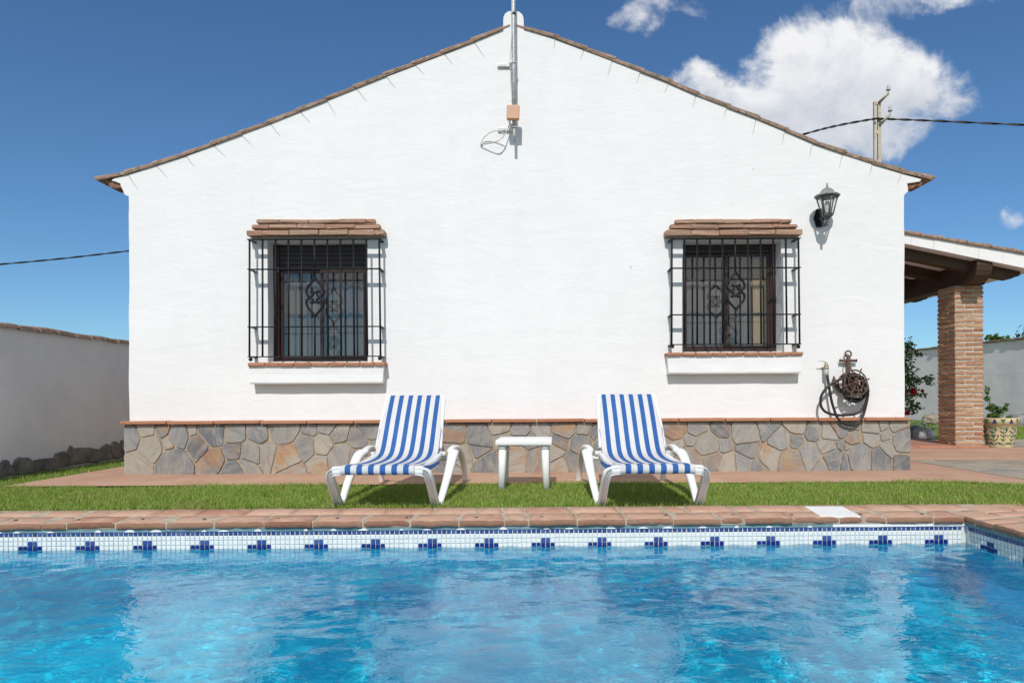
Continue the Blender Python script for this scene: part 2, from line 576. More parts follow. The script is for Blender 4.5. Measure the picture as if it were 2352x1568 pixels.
def m_sling(name):
    m, t = newmat(name)
    uv = t.n('ShaderNodeTexCoord').outputs['UV']
    sp = t.n('ShaderNodeSeparateXYZ', {0: uv})
    u = sp.outputs[0]
    f = t.math('FRACT', t.math('DIVIDE', t.math('SUBTRACT', u, 0.066), 0.1575))
    st = t.math('LESS_THAN', f, 0.485)
    weave = t.noise(t.n('ShaderNodeMapping', {'Vector': uv, 'Scale': (260, 700, 1)}).outputs[0], 1.0, 2)
    fade = t.noise(t.coord(), 5, 5, 0.6)
    blue = t.ramp(fade, [(0.3, (0.026, 0.105, 0.335)), (0.7, (0.042, 0.145, 0.41))])
    wht = t.ramp(fade, [(0.3, (0.64, 0.63, 0.62)), (0.7, (0.72, 0.71, 0.70))])
    c = t.mix(st, wht, blue)
    d = t.n('ShaderNodeBsdfPrincipled', {'Base Color': c, 'Roughness': 0.75, 'Normal': t.bump(weave, 0.15, 0.002), 'Specular IOR Level': 0.2}).outputs[0]
    tr = t.n('ShaderNodeBsdfTranslucent', {'Color': c}).outputs[0]
    t.out(t.n('ShaderNodeMixShader', {0: 0.12, 1: d, 2: tr}).outputs[0])
    return m


MT['sling'] = m_sling('striped_sling')


def m_tile(name, stops, rough=0.15):
    m, t = newmat(name)
    ti = t.tint()
    c = t.ramp(ti, stops)
    nz = t.noise(t.coord(), 55, 4, 0.7)
    c = t.mix(0.25, c, t.ramp(nz, [(0.3, (0.3, 0.3, 0.3)), (0.7, (0.72, 0.72, 0.72))]), 'OVERLAY')
    t.principled(c, rough, t.bump(nz, 0.06, 0.003))
    return m


MT['tblue'] = m_tile('blue_rim_tile', [(0, (0.018, 0.045, 0.18)), (0.5, (0.036, 0.075, 0.25)), (1, (0.065, 0.12, 0.30))])
MT['tdeep'] = m_tile('cobalt_tile', [(0, (0.001, 0.014, 0.15)), (1, (0.003, 0.026, 0.21))])
MT['tpale'] = m_tile('faded_cobalt_tile', [(0, (0.022, 0.055, 0.24)), (1, (0.05, 0.10, 0.31))])
MT['twhite'] = m_tile('white_tile', [(0, (0.68, 0.73, 0.74)), (1, (0.76, 0.79, 0.78))])
MT['grout'] = simple('tile_grout', (0.64, 0.66, 0.63), 0.9, 0.15, 20, 0.2)
MT['edgegrout'] = simple('teal_edge_grout', (0.16, 0.27, 0.30), 0.9, 0.3, 9, 0.3)
MT['edgewhite'] = simple('white_filler', (0.75, 0.76, 0.75), 0.9, 0.05, 20, 0.3)


def m_pool(name):
    m, t = newmat(name)
    co = t.coord()
    cell = t.n('ShaderNodeTexVoronoi', {'Vector': co, 'Scale': 30.0, 'Randomness': 0.0}, distance='CHEBYCHEV')
    sep = t.n('ShaderNodeSeparateColor', {0: cell.outputs['Color']}).outputs[0]
    c = t.ramp(sep, [(0.0, (0.0, 0.42, 0.78)), (0.3, (0.0, 0.55, 0.84)), (0.65, (0.0, 0.66, 0.89)), (0.85, (0.02, 0.80, 0.94)), (1.0, (0.10, 0.92, 0.97))])
    e = t.ramp(cell.outputs['Distance'], [(0.44, (0, 0, 0)), (0.49, (1, 1, 1))])
    c = t.mix(t.math('MULTIPLY', e, 0.6), c, (0.0, 0.70, 0.88))
    t.principled(c, 0.4)
    return m


MT['poolfloor'] = m_pool('aqua_mosaic')


def m_water(name):
    m, t = newmat(name)
    co = t.coord((1.0, 1.0, 0.0))
    wv = t.n('ShaderNodeTexNoise', {'Vector': co, 'Scale': 5.0, 'Detail': 2.0}).outputs[1]
    cw = t.vmath('ADD', co, t.vmath('SCALE', wv, scale=0.10))
    a = t.noise(t.n('ShaderNodeMapping', {'Vector': cw, 'Scale': (0.62, 1.0, 1.0)}).outputs[0], 15.0, 2, 0.5, 0.4)
    b2 = t.noise(t.n('ShaderNodeMapping', {'Vector': cw, 'Scale': (0.7, 1.0, 1.0), 'Location': (4.1, 2.7, 0)}).outputs[0], 38.0, 2, 0.5, 0.6)
    calm = t.n('ShaderNodeMapRange', {0: t.noise(co, 0.9, 3), 1: 0.35, 2: 0.62, 3: 0.55, 4: 1.1}).outputs[0]
    h = t.math('MULTIPLY', t.math('ADD', t.math('MULTIPLY', a, 0.0022), t.math('MULTIPLY', b2, 0.0015)), calm)
    nb = t.bump(h, 1.0, 1.0)
    t.principled((0.95, 1.0, 1.0), 0.0, nb, IOR=1.43, Transmission_Weight=1.0)
    return m


MT['water'] = m_water('pool_water')
# ---------------------------------------------------------------- camera, sun, sky
cam = bpy.data.cameras.new('camera')
cam.sensor_width = 36.0
cam.lens = F / 2352.0 * 36.0
cam.shift_x = -(X0 - 1176.0) / 2352.0
cam.shift_y = (Y0 - 784.0) / 2352.0
cam.clip_end = 3000.0
camo = bpy.data.objects.new('camera', cam)
COL.objects.link(camo)
camo.matrix_world = Matrix(((CA, SA, 0, 0), (0, 0, -1, 0), (-SA, CA, 0, H), (0, 0, 0, 1)))
scene.camera = camo

SUND = Vector((0.125, 1.0, -0.96)).normalized()
sl = bpy.data.lights.new('sun', 'SUN')
sl.energy = 3.45
sl.angle = math.radians(0.55)
sl.color = (1.0, 0.955, 0.89)
sl.cycles.is_caustics_light = True
so = bpy.data.objects.new('sun', sl)
so.rotation_euler = SUND.to_track_quat('-Z', 'Y').to_euler()
so.location = (-3, -10, 12)
COL.objects.link(so)

world = bpy.data.worlds.new('World')
scene.world = world
world.use_nodes = True


def build_world():
    t = NT(world.node_tree)
    sky = t.n('ShaderNodeTexSky', sky_type='NISHITA')
    sky.sun_disc = False
    sky.sun_elevation = math.asin(-SUND.z)
    sky.sun_rotation = PI + math.atan2(SUND.x, SUND.y)
    sky.altitude = 300
    sky.air_density = 1.0
    sky.dust_density = 0.3
    sky.ozone_density = 2.0
    base = t.mix(1.0, sky.outputs[0], (0.57, 0.85, 1.07), 'MULTIPLY')
    # clouds live in the sky by direction
    d = t.n('ShaderNodeTexCoord').outputs['Generated']
    sp = t.n('ShaderNodeSeparateXYZ', {0: d})
    # added bright clouds, out of view to the sides and behind, lifting the fill light
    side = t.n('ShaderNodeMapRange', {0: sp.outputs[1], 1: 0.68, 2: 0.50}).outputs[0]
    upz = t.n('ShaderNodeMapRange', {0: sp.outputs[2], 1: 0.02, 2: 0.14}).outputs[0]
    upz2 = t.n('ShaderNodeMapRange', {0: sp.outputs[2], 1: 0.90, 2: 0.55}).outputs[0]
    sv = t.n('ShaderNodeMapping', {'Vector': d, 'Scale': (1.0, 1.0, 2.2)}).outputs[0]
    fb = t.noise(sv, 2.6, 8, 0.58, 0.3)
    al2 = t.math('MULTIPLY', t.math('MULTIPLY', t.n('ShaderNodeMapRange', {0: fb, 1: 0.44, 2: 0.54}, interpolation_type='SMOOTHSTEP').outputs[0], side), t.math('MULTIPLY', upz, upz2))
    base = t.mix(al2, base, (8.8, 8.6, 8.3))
    yy = t.math('MAXIMUM', sp.outputs[1], 0.05)
    u = t.math('DIVIDE', sp.outputs[0], yy)
    v = t.math('DIVIDE', sp.outputs[2], yy)
    P0 = t.n('ShaderNodeCombineXYZ', {0: u, 1: v, 2: 0.0}).outputs[0]
    # (centre px, centre py, radius x, radius y, weight)
    blobs = [(1835, 150, 78, 82, 1.15), (1930, 205, 130, 105, 1.0), (2010, 120, 70, 80, 0.85), (2075, 200, 120, 85, 0.72), (1745, 235, 110, 66, 1.0),
             (1640, 190, 100, 40, 0.66), (1860, 290, 160, 60, 0.85), (2010, 300, 120, 52, 0.52), (2140, -2, 170, 38, 0.72), (1470, 22, 72, 46, 0.66),
             (1600, 25, 60, 34, 0.40), (2345, 497, 55, 26, 0.52), (1612, 150, 34, 34, 0.52), (1930, 66, 40, 26, 0.40), (10, 560, 90, 24, 0.24), (2160, 235, 60, 60, 0.42)]

    def density(P):
        wn = t.n('ShaderNodeTexNoise', {'Vector': P, 'Scale': 8.0, 'Detail': 6.0, 'Roughness': 0.62})
        warp = t.vmath('SCALE', t.vmath('SUBTRACT', wn.outputs[1], (0.5, 0.5, 0.5)), scale=0.11)
        Q = t.vmath('ADD', P, warp)
        den = None
        for (cx, cy, rx, ry, w) in blobs:
            c = ((cx - X0) / F, (Y0 - cy) / F, 0)
            q = t.vmath('MULTIPLY', t.vmath('SUBTRACT', Q, c), (F / rx, F / ry, 0))
            l2 = t.vmath('DOT_PRODUCT', q, q)
            g = t.math('MULTIPLY', t.math('POWER', 2.718, t.math('MULTIPLY', l2, -0.95)), w * 0.92)
            den = g if den is None else t.math('ADD', den, g)
        den = t.math('MULTIPLY', t.math('SUBTRACT', 1.0, t.math('POWER', 2.718, t.math('MULTIPLY', den, -1.05))), 1.22)
        f1 = t.noise(t.vmath('ADD', P, (3.3, 1.7, 0)), 11.0, 10, 0.62, 0.35)
        return den, t.math('ADD', den, t.math('MULTIPLY', t.math('MULTIPLY', t.math('SUBTRACT', f1, 0.5), 1.5), t.math('MULTIPLY', den, 3.0, clamp=True))), f1

    den, dens, f1 = density(P0)
    den2, dens2, _ = density(t.vmath('ADD', P0, (-0.010, 0.026, 0)))
    f2 = t.noise(t.vmath('ADD', P0, (7.3, 2.1, 0)), 5.0, 4, 0.5)
    al = t.n('ShaderNodeMapRange', {0: dens, 1: 0.26, 2: 0.80}, interpolation_type='SMOOTHSTEP').outputs[0]
    # sunward side bright, thick low parts greyer
    low = t.n('ShaderNodeMapRange', {0: t.math('ADD', v, t.math('MULTIPLY', t.math('SUBTRACT', f2, 0.5), 0.12)), 1: 0.52, 2: 0.39}, interpolation_type='SMOOTHSTEP').outputs[0]
    facing = t.math('MULTIPLY', t.math('SUBTRACT', dens2, dens), 0.75)
    shade = t.math('ADD', t.math('ADD', t.math('MULTIPLY', low, 0.42), 0.16), facing, clamp=True)
    cc = t.ramp(shade, [(0.0, (9.3, 9.3, 9.4)), (0.35, (7.7, 7.9, 8.3)), (0.7, (6.2, 6.6, 7.3)), (1.0, (4.9, 5.4, 6.3))])
    pos = t.math('GREATER_THAN', sp.outputs[1], 0.05)
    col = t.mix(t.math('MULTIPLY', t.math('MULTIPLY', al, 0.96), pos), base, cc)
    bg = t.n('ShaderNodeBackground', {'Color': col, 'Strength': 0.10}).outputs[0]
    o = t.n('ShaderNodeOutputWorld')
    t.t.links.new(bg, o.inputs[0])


build_world()
scene.view_settings.view_transform = 'Standard'
scene.view_settings.look = 'None'
scene.view_settings.gamma = 1.0
scene.view_settings.exposure = 0.0
scene.cycles.use_denoising = True
scene.cycles.max_bounces = 12
scene.cycles.transparent_max_bounces = 12
scene.cycles.caustics_refractive = True
scene.cycles.caustics_reflective = True
scene.cycles.blur_glossy = 0.5
scene.cycles.sample_clamp_indirect = 6.0

# ---------------------------------------------------------------- pool
YAW = 0.0113
PCX = 0.0


def pp(x, y, z):
    """pool plan: the far edge runs slightly away to the right"""
    return Vector((x - (y - 3.7) * YAW, y + x * YAW, z))


YC, XC = 3.705, 2.378          # inner edges of the coping
YT, XT = 3.722, 2.396          # tile faces
PW, PB = -6.0, -1.2            # far ends of the pool, out of view
WZ = -0.160
DEPTH = -1.45

mb = MB()
q = [pp(PW, PB, 0), pp(XT + 0.012, PB, 0), pp(XT + 0.012, YT + 0.012, 0), pp(PW, YT + 0.012, 0)]
lo = [Vector((p.x, p.y, DEPTH)) for p in q]
hi = [Vector((p.x, p.y, -0.185)) for p in q]
mb.add(lo, [[0, 1, 2, 3]])
for i in range(4):
    j = (i + 1) % 4
    mb.add([lo[i], lo[j], hi[j], hi[i]], [[0, 1, 2, 3]])
basin = struct(mb.build('pool_basin', MT['poolfloor'], fix=False))
basin.cycles.is_caustics_receiver = True

# tile band: each mosaic tile is its own little slab set in grout
TP = 0.0257
mb = MB()
g0 = [pp(PW, YT + 0.003, -0.268), pp(XT + 0.003, YT + 0.003, -0.268), pp(XT + 0.003, YT + 0.003, -0.055), pp(PW, YT + 0.003, -0.055)]
mb.add(g0, [[0, 1, 2, 3]], 0)
g1 = [pp(XT + 0.003, YT + 0.003, -0.268), pp(XT + 0.003, PB, -0.268), pp(XT + 0.003, PB, -0.055), pp(XT + 0.003, YT + 0.003, -0.055)]
mb.add(g1, [[0, 1, 2, 3]], 0)


def mosaic(mp, u0, u1, anchor, rows=8):
    i0, i1 = math.ceil((u0 - anchor) / TP), math.floor((u1 - anchor) / TP)
    for r in range(rows):
        zt = -0.0635 - r * TP
        for i in range(i0, i1):
            c = i % 12
            ua = anchor + i * TP
            ub = ua + TP
            gx = 0.0016
            j = lambda: R.uniform(-0.0005, 0.0005)
            if r == 0:
                mat, gx = 1, 0.0026
            elif r == 2 and c in (2, 3):
                mat = 3
            elif r == 3 and c <= 4:
                mat = 2
            elif r == 4 and c in (2, 3):
                mat = 2
            elif r >= 5:
                mat = 5
            else:
                mat = 4
            a, b, z1, z0 = ua + gx + j(), ub - gx + j(), zt - gx * 0.6 + j(), zt - TP + gx * 0.6 + j()
            e, dz = 0.003, 0.0022
            o = [mp(a, 0, z0), mp(b, 0, z0), mp(b, 0, z1), mp(a, 0, z1)]
            k = [mp(a + e, dz, z0 + e), mp(b - e, dz, z0 + e), mp(b - e, dz, z1 - e), mp(a + e, dz, z1 - e)]
            mb.add(o + k, [[4, 5, 6, 7], [0, 1, 5, 4], [1, 2, 6, 5], [2, 3, 7, 6], [3, 0, 4, 7]], mat, R.random())


mosaic(lambda u, d, z: pp(u, YT - d, z), -4.2, XT - 0.004, -2.765)
mosaic(lambda u, d, z: pp(XT - d, YT - u, z), 0.004, 2.6, 0.120)
band = struct(mb.build('pool_tile_band', [MT['grout'], MT['tblue'], MT['tdeep'], MT['tpale'], MT['twhite'], MT['poolfloor']], fix=False))
band.cycles.is_caustics_receiver = True

# strip of filler under the coping
mb = MB()
N = 160
pv = []
for i in range(N + 1):
    x = PW + (XT - PW) * i / N
    wob = 0.004 * mnoise.noise((x * 5, 1, 0))
    pv.append((x, wob))
for i in range(N):
    (xa, wa), (xb, wb) = pv[i], pv[i + 1]
    mb.add([pp(xa, YT - 0.004, -0.066 + wa), pp(xb, YT - 0.004, -0.066 + wb), pp(xb, YT - 0.002, -0.03), pp(xa, YT - 0.002, -0.03)], [[0, 1, 2, 3]],
           1 if xa > 1.62 else 0)
for k in range(30):
    x = -3.1 + k * 0.185 + R.uniform(-.05, .05)
    w = R.uniform(0.012, 0.034)
    hb_ = R.uniform(0.008, 0.016)
    mb.add([pp(x - w, YT - 0.0065, -0.066), pp(x + w, YT - 0.0065, -0.066), pp(x + w * 0.5, YT - 0.006, -0.066 + hb_ * 0.8), pp(x + R.uniform(-.3, .3) * w, YT - 0.006, -0.066 + hb_), pp(x - w * 0.6, YT - 0.006, -0.066 + hb_ * 0.6)], [[0, 1, 2, 3, 4]], 1)
mb.add([pp(XT - 0.004, YT, -0.066), pp(XT - 0.004, PB, -0.066), pp(XT - 0.002, PB, -0.03), pp(XT - 0.002, YT, -0.03)], [[0, 1, 2, 3]], 0)
struct(mb.build('pool_edge_filler', [MT['edgegrout'], MT['edgewhite']]))

# water: a real rippled sheet
wx0, wx1, wy0, wy1 = -5.0, XT + 0.001, -1.0, YT + 0.001
nx, ny = 800, 500
gx, gy = np.meshgrid(np.linspace(wx0, wx1, nx), np.linspace(wy0, wy1, ny))
hz = np.zeros_like(gx)
gain = 0.80 + 0.10 / (1 + np.exp(-(gx + 0.4) * 1.6))
for k in range(96):
    lam = (0.075 * (4.2 ** NR.random())) if k % 6 else 0.35 * (2.6 ** NR.random())
    th = NR.normal(PI / 2, 0.85) if k % 3 else NR.uniform(0, 2 * PI)
    s = 0.0058 * (0.75 + 0.5 * NR.random())
    amp = s * lam / (2 * PI)
    kx, ky = 2 * PI / lam * math.cos(th), 2 * PI / lam * math.sin(th)
    hz += amp * np.sin(kx * gx + ky * gy + NR.uniform(0, 6.28) + 0.9 * np.sin(2.1 * gx * math.sin(k) + 1.7 * gy + k))
patch = 0.75 + 0.5 * (np.sin(1.9 * gx + 0.8 * np.sin(2.3 * gy)) * np.sin(2.4 * gy + 1.3 * np.sin(1.4 * gx)))
hz *= gain * np.clip(patch, 0.4, 1.25)
# the jet of the return fitting near the far right corner
rr = np.hypot(gx - 2.28, (gy - 3.42) * 1.5)
hz += 0.020 * np.exp(-(rr / 0.06) ** 2) + 0.004 * np.exp(-rr / 0.25) * np.sin(rr * 36)
# small chop against the far wall
hz += 0.0035 * np.exp(-(wy1 - gy) / 0.08) * np.sin(gx * 34 + 2 * np.sin(gx * 6.1)) * np.clip((gx + 2.2) / 3, 0.1, 1)
wxs = gx - (gy - 3.7) * YAW
wys = gy + gx * YAW
V = np.stack([wxs, wys, WZ + hz], -1).reshape(-1, 3)
idx = np.arange(nx * ny).reshape(ny, nx)
Fq = np.stack([idx[:-1, :-1], idx[:-1, 1:], idx[1:, 1:], idx[1:, :-1]], -1).reshape(-1, 4)
water = struct(link_np('pool_water', V, Fq, MT['water'], smooth=True))
water.cycles.is_caustics_caster = True

# coping: rows of hand-made bricks falling slightly towards the water
def copz(d):
    return -0.011 + 0.050 * d


mb = MB()


def coppiece(mp, u0, u1, d0, d1, front, tint):
    """mp(u, d, z); d runs back from the water edge"""
    g = 0.0048
    u0 += g * R.uniform(0.3, 1.3)
    u1 -= g * R.uniform(0.3, 1.3)
    sh = R.uniform(-0.006, 0.006)
    dz = R.uniform(-0.003, 0.002)
    f0 = d0 + (R.uniform(-0.006, 0.006) if front else 0.006)
    f1 = d1 - 0.005
    nu = max(3, int((u1 - u0) / 0.035))
    if front:
        prof = [(0.006, -0.036), (0.000, -0.031), (-0.002, -0.020), (-0.001, -0.009), (0.003, -0.002), (0.010, 0.0)]
    else:
        prof = [(0.0, -0.05), (0.0, -0.006), (0.006, 0.0)]
    rows = [(f0 + a, z + copz(f0 + max(a, 0))) for a, z in prof] + [((f0 + f1) / 2, copz((f0 + f1) / 2)), (f1 - 0.006, copz(f1 - 0.006)), (f1, copz(f1) - 0.006), (f1, copz(f1) - 0.05)]
    Vv, Ff = [], []
    for i in range(nu + 1):
        t = i / nu
        e = min(t, 1 - t)
        end = 0.0 if e > 0.001 else 1.0
        for (d, z) in rows:
            nzv = mnoise.noise(((u0 + (u1 - u0) * t) * 16, d * 16, tint * 90)) * 0.0042
            zz = z + dz + nzv - end * 0.003
            dd = d + nzv * (1.2 if front else 0.4) + (end * 0.006 if (front and d < f0 + 0.02) else 0)
            Vv.append(mp(u0 + (u1 - u0) * t + sh * d, dd, zz))
    m = len(rows)
    for i in range(nu):
        for k in range(m - 1):
            Ff.append([i * m + k, (i + 1) * m + k, (i + 1) * m + k + 1, i * m + k + 1])
    Ff.append(list(range(m)))
    Ff.append([nu * m + k for k in range(m)][::-1])
    nf = nu * (m - 1)
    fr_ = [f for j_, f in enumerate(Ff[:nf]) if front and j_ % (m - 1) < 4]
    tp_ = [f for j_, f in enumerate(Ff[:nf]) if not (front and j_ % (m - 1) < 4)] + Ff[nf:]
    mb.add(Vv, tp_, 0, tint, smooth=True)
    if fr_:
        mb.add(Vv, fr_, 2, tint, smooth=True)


def coprow(mp, ua, ub, d0, d1, front):
    u = ua
    while u < ub - 0.04:
        L = R.choice([0.13, 0.26, 0.265, 0.25, 0.13, 0.27])
        if ub - u - L < 0.09:
            L = ub - u
        coppiece(mp, u, u + L, d0, d1, front, R.random())
        u += L


mpA = lambda u, d, z: pp(u, YC + d, z)
mpB = lambda u, d, z: pp(XC + d, YC - u, z)
coprow(mpA, -4.6, XC + 0.0, 0.0, 0.165, True)
coprow(mpA, -4.6, XC + 0.17, 0.168, 0.335, False)
coprow(mpB, -0.165, 3.4, 0.0, 0.168, True)
coprow(mpB, -0.335, 3.4, 0.172, 0.34, False)
coprow(mpB, -0.335, 3.4, 0.343, 0.50, False)
# mortar bed
for (a, b, c, d) in ((-4.6, XC + 0.51, 0.010, 0.34),):
    mb.add([mpA(a, c, copz(c) - 0.004), mpA(b, c, copz(c) - 0.004), mpA(b, d, copz(d) - 0.004), mpA(a, d, copz(d) - 0.004),
            mpA(a, c, -0.048), mpA(b, c, -0.048), mpA(b, 0.02, -0.048)], [[0, 1, 2, 3], [4, 5, 1, 0]], 1)
mb.add([mpB(0, 0.010, copz(0.01) - 0.0045), mpB(3.4, 0.010, copz(0.01) - 0.0045), mpB(3.4, 0.51, copz(0.51) - 0.0045), mpB(0, 0.51, copz(0.51) - 0.0045),
        mpB(0, 0.010, -0.048), mpB(3.4, 0.010, -0.048)], [[0, 1, 2, 3], [4, 5, 1, 0]], 1)
for k in range(16):
    u = -3.2 + k * 0.36 + R.uniform(-.03, .03)
    d = 0.075 + R.uniform(-.01, .01)
    c = mpA(u, d, copz(d))
    mb.lathe([(0.006, -0.004), (0.010, 0.001), (0.009, 0.0035), (0.0005, 0.004)], c=tuple(c), n=10, mat=3)
struct(mb.build('pool_coping', [MT['coping'], MT['copmortar'], MT['copface'], MT['screw']]))

# little fixing discs along the coping
# white lid let into the coping
mb = MB()
lid = []
for (a, b) in ((1848, 1165.5), (1935, 1165.5), (1976, 1182.5), (1883, 1182.5)):
    v = at(a, b, 1.0)
    tz = -0.006 + 0.004
    dY = (tz - H) / (v.z - H)
    lid.append((v.x * dY, dY))
lc = (sum(p[0] for p in lid) / 4, sum(p[1] for p in lid) / 4)
lz = lambda y: copz(y - YC - lc[0] * YAW) + 0.004
V = [(x, y, lz(y)) for x, y in lid] + [(x, y, lz(y) - 0.03) for x, y in lid]
mb.add(V, [[0, 1, 2, 3], [0, 4, 5, 1], [1, 5, 6, 2], [2, 6, 7, 3], [3, 7, 4, 0]])
tag(mb.build('skimmer_lid', MT['lid']), 'flat white square lid let into the terracotta brick pool edge', 'lid')
# ---------------------------------------------------------------- the house
house = thing('house', 'white plastered house gable end with stone base and two barred windows', 'house', (0, WY, 0))
HX = Vector((0, WY, 0))


def hbuild(m, name, mats, parent=None, **kw):
    """parts are written in world places and hung under the house"""
    o = m.build(name, mats, **kw)
    par = parent or house
    o.parent = par
    # parent chain only ever moves by the house empty
    o.matrix_parent_inverse = Matrix.Translation(-HX)
    return o


def sub(m, name, mats, parent, **kw):
    o = m.build(name, mats, **kw)
    o.parent = parent
    return o


left_prof = [(297.5, 1000), (296.5, 700), (295.6, 450), (290, 449), (285.3, 445.0), (282, 436), (277.5, 428), (276.5, 421.5), (268, 418), (256.4, 414.5), (261.9, 409.5)]
top_left = [(294.7, 400.8), (360, 380.5), (427.5, 358.0), (491.6, 334.4), (556, 310), (622, 285), (690, 257), (752, 232), (820, 204), (888, 176), (955, 150), (1021, 124), (1090, 97), (1156, 69)]
knob = [(1156, 52), (1156.5, 40), (1160, 32), (1167, 27), (1179.6, 25.0), (1192, 27.5), (1199, 33), (1202, 40), (1203, 52), (1203, 68)]
top_right = [(1275, 90), (1340, 115), (1405, 140), (1470, 166), (1535.6, 192), (1597.5, 220), (1668.8, 248), (1736, 274), (1802, 302), (1865.6, 330), (1935, 354.6), (2002.5, 377), (2070, 397.5)]
right_prof = [(2116.4, 412), (2113, 416.5), (2098, 419), (2083.6, 421), (2084.5, 428), (2086, 437), (2084, 441), (2078, 446.5), (2076.7, 450), (2077, 700), (2078, 1000)]
outline = [xz(*p) for p in left_prof + top_left + knob + top_right + right_prof]


def densify(poly, step=0.07, amp=0.004, seed=0.0, keep=()):
    out = []
    n = len(poly)
    for i in range(n):
        a, b = Vector(poly[i]), Vector(poly[(i + 1) % n])
        L = (b - a).length
        m = max(1, int(L / step))
        nrm = Vector((-(b - a).y, (b - a).x)).normalized() if L > 1e-6 else Vector((0, 0))
        for k in range(m):
            p = a.lerp(b, k / m)
            w = amp * mnoise.noise((p.x * 3.1 + seed, p.y * 3.1, 0.5)) + 0.35 * amp * mnoise.noise((p.x * 13 + seed, p.y * 13, 2.5))
            out.append(tuple(p + nrm * w * (0 if k == 0 and m == 1 else 1)))
    return out


WIN = {'L': dict(x=(615.4, 843.8), y=(552.0, 831.0)), 'R': dict(x=(1569.0, 1794.5), y=(552.0, 807.5))}
for w in WIN.values():
    a = xz(w['x'][0], w['y'][1])
    b = xz(w['x'][1], w['y'][0])
    w['b'] = (a[0], b[0], a[1], b[1])


def wall_mesh():
    loops = [densify(outline, 0.08, 0.006)]
    for w in WIN.values():
        x0, x1, z0, z1 = w['b']
        loops.append(densify([(x0, z0), (x1, z0), (x1, z1), (x0, z1)], 0.06, 0.004, 5.0))
    bm = bmesh.new()
    allv = []
    for lp in loops:
        vs = [bm.verts.new((p[0], WY, p[1])) for p in lp]
        for i in range(len(vs)):
            bm.edges.new((vs[i], vs[(i + 1) % len(vs)]))
        allv.append(vs)
    bmesh.ops.triangle_fill(bm, use_beauty=True, use_dissolve=False, edges=bm.edges[:])
    # sides running back
    for k, vs in enumerate(allv):
        back = WY + (0.17 if k == 0 else 0.30)
        bk = [bm.verts.new((v.co.x, back, v.co.z)) for v in vs]
        n = len(vs)
        for i in range(n):
            bm.faces.new((vs[i], vs[(i + 1) % n], bk[(i + 1) % n], bk[i]))
    bm.normal_update()
    m = MB()
    bm.verts.index_update()
    m.add([v.co for v in bm.verts], [[v.index for v in f.verts] for f in bm.faces])
    bm.free()
    return m


wm = wall_mesh()
# the body of the house behind the gable
hl, hr = xz(297, 700)[0] + 0.004, xz(2077, 700)[0] - 0.004
bodyp = [(hl, -0.02), (hr, -0.02), (hr, xz(2077, 401)[1])] + [(p[0], p[1] - 0.005) for p in [xz(*q) for q in top_right[::-1][1:] + top_left[::-1][:-1]]] + [(hl, xz(297, 403)[1])]
nb = len(bodyp)
wm.add([(p[0], WY + 0.10, p[1]) for p in bodyp] + [(p[0], WY + 8.0, p[1]) for p in bodyp], [[i, (i + 1) % nb, nb + (i + 1) % nb, nb + i] for i in range(nb)] + [list(range(nb, 2 * nb))])
wall = hbuild(wm, 'wall', MT['plaster'])

# hairline cracks running down from each verge joint
cracks = []
for (x, y) in top_left[:-1]:
    k = (x - 294) / 860
    cracks.append((x, y + 1, 16 + 8 * (1 - k) + R.uniform(-4, 6), 26 + R.uniform(-6, 10)))
for (x, y) in top_right[:]:
    cracks.append((x, y + 1, -(6 + R.uniform(-2, 6)), 30 + R.uniform(-8, 10)))
for (x, y, dx, dy) in cracks + [(1730, 385, 0.6, 7), (1448, 610, 3, 9), (640, 980, 2, 3)]:
    n = 6
    L, Rr = [], []
    wm = 1.3 if dy > 12 else 1.0
    for i in range(n + 1):
        t = i / n
        px = x + dx * t + 1.2 * mnoise.noise((x, t * 3, 0))
        py = y + dy * t
        w = (wm * (1 - t) ** 0.7 + 0.15)
        L.append(at(px - w * 0.5, py + 0.2, WY - 0.0022))
        Rr.append(at(px + w * 0.5, py - 0.2, WY - 0.0022))
    mb = MB()
    mb.add(L + Rr, [[i, i + 1, n + 2 + i, n + 1 + i] for i in range(n)])
    hbuild(mb, 'plaster_crack', MT['crack'])

# ---- roof: verge tiles, tile columns behind, decks, ridge
mb = MB()


def tile_profile(r, h, n=8):
    return [(r * math.cos(PI * k / n), h * math.sin(PI * k / n)) for k in range(n + 1)]


def barrel(mb, a, b, yc, ra, rb, h, tint, th=0.012, drop=0.0, roll=0.0):
    """cover tile from low end a to high end b (x, z), axis at y = yc"""
    d = Vector((b[0] - a[0], 0, b[1] - a[1])).normalized()
    up = Vector((-d.z, 0, d.x))
    if up.z < 0:
        up = -up
    V, Fc = [], []
    n = 8
    for (p, r, hh) in ((a, ra, h), (b, rb, h * rb / ra)):
        for t in (0.0, th):
            for (u, w) in tile_profile(r - t, hh - t, n):
                V.append(Vector((p[0], yc + u, p[1])) + up * w + Vector((0, 0, 0)))
    m = n + 1
    for k in range(n):
        Fc.append([k, k + 1, 2 * m + k + 1, 2 * m + k])
        Fc.append([m + k, 3 * m + k, 3 * m + k + 1, m + k + 1])
        Fc.append([k, m + k, m + k + 1, k + 1])
        Fc.append([2 * m + k, 2 * m + k + 1, 3 * m + k + 1, 3 * m + k])
    Fc.append([0, 2 * m, 3 * m, m])
    Fc.append([n, m + n, 3 * m + n, 2 * m + n])
    mb.add(V, Fc, 0, tint, smooth=False)


LT = [(226.5, 415.5)] + [(294.7, 400.8)] + top_left[1:]
RT = [(1203, 68)] + top_right + [(2138, 414.5)]


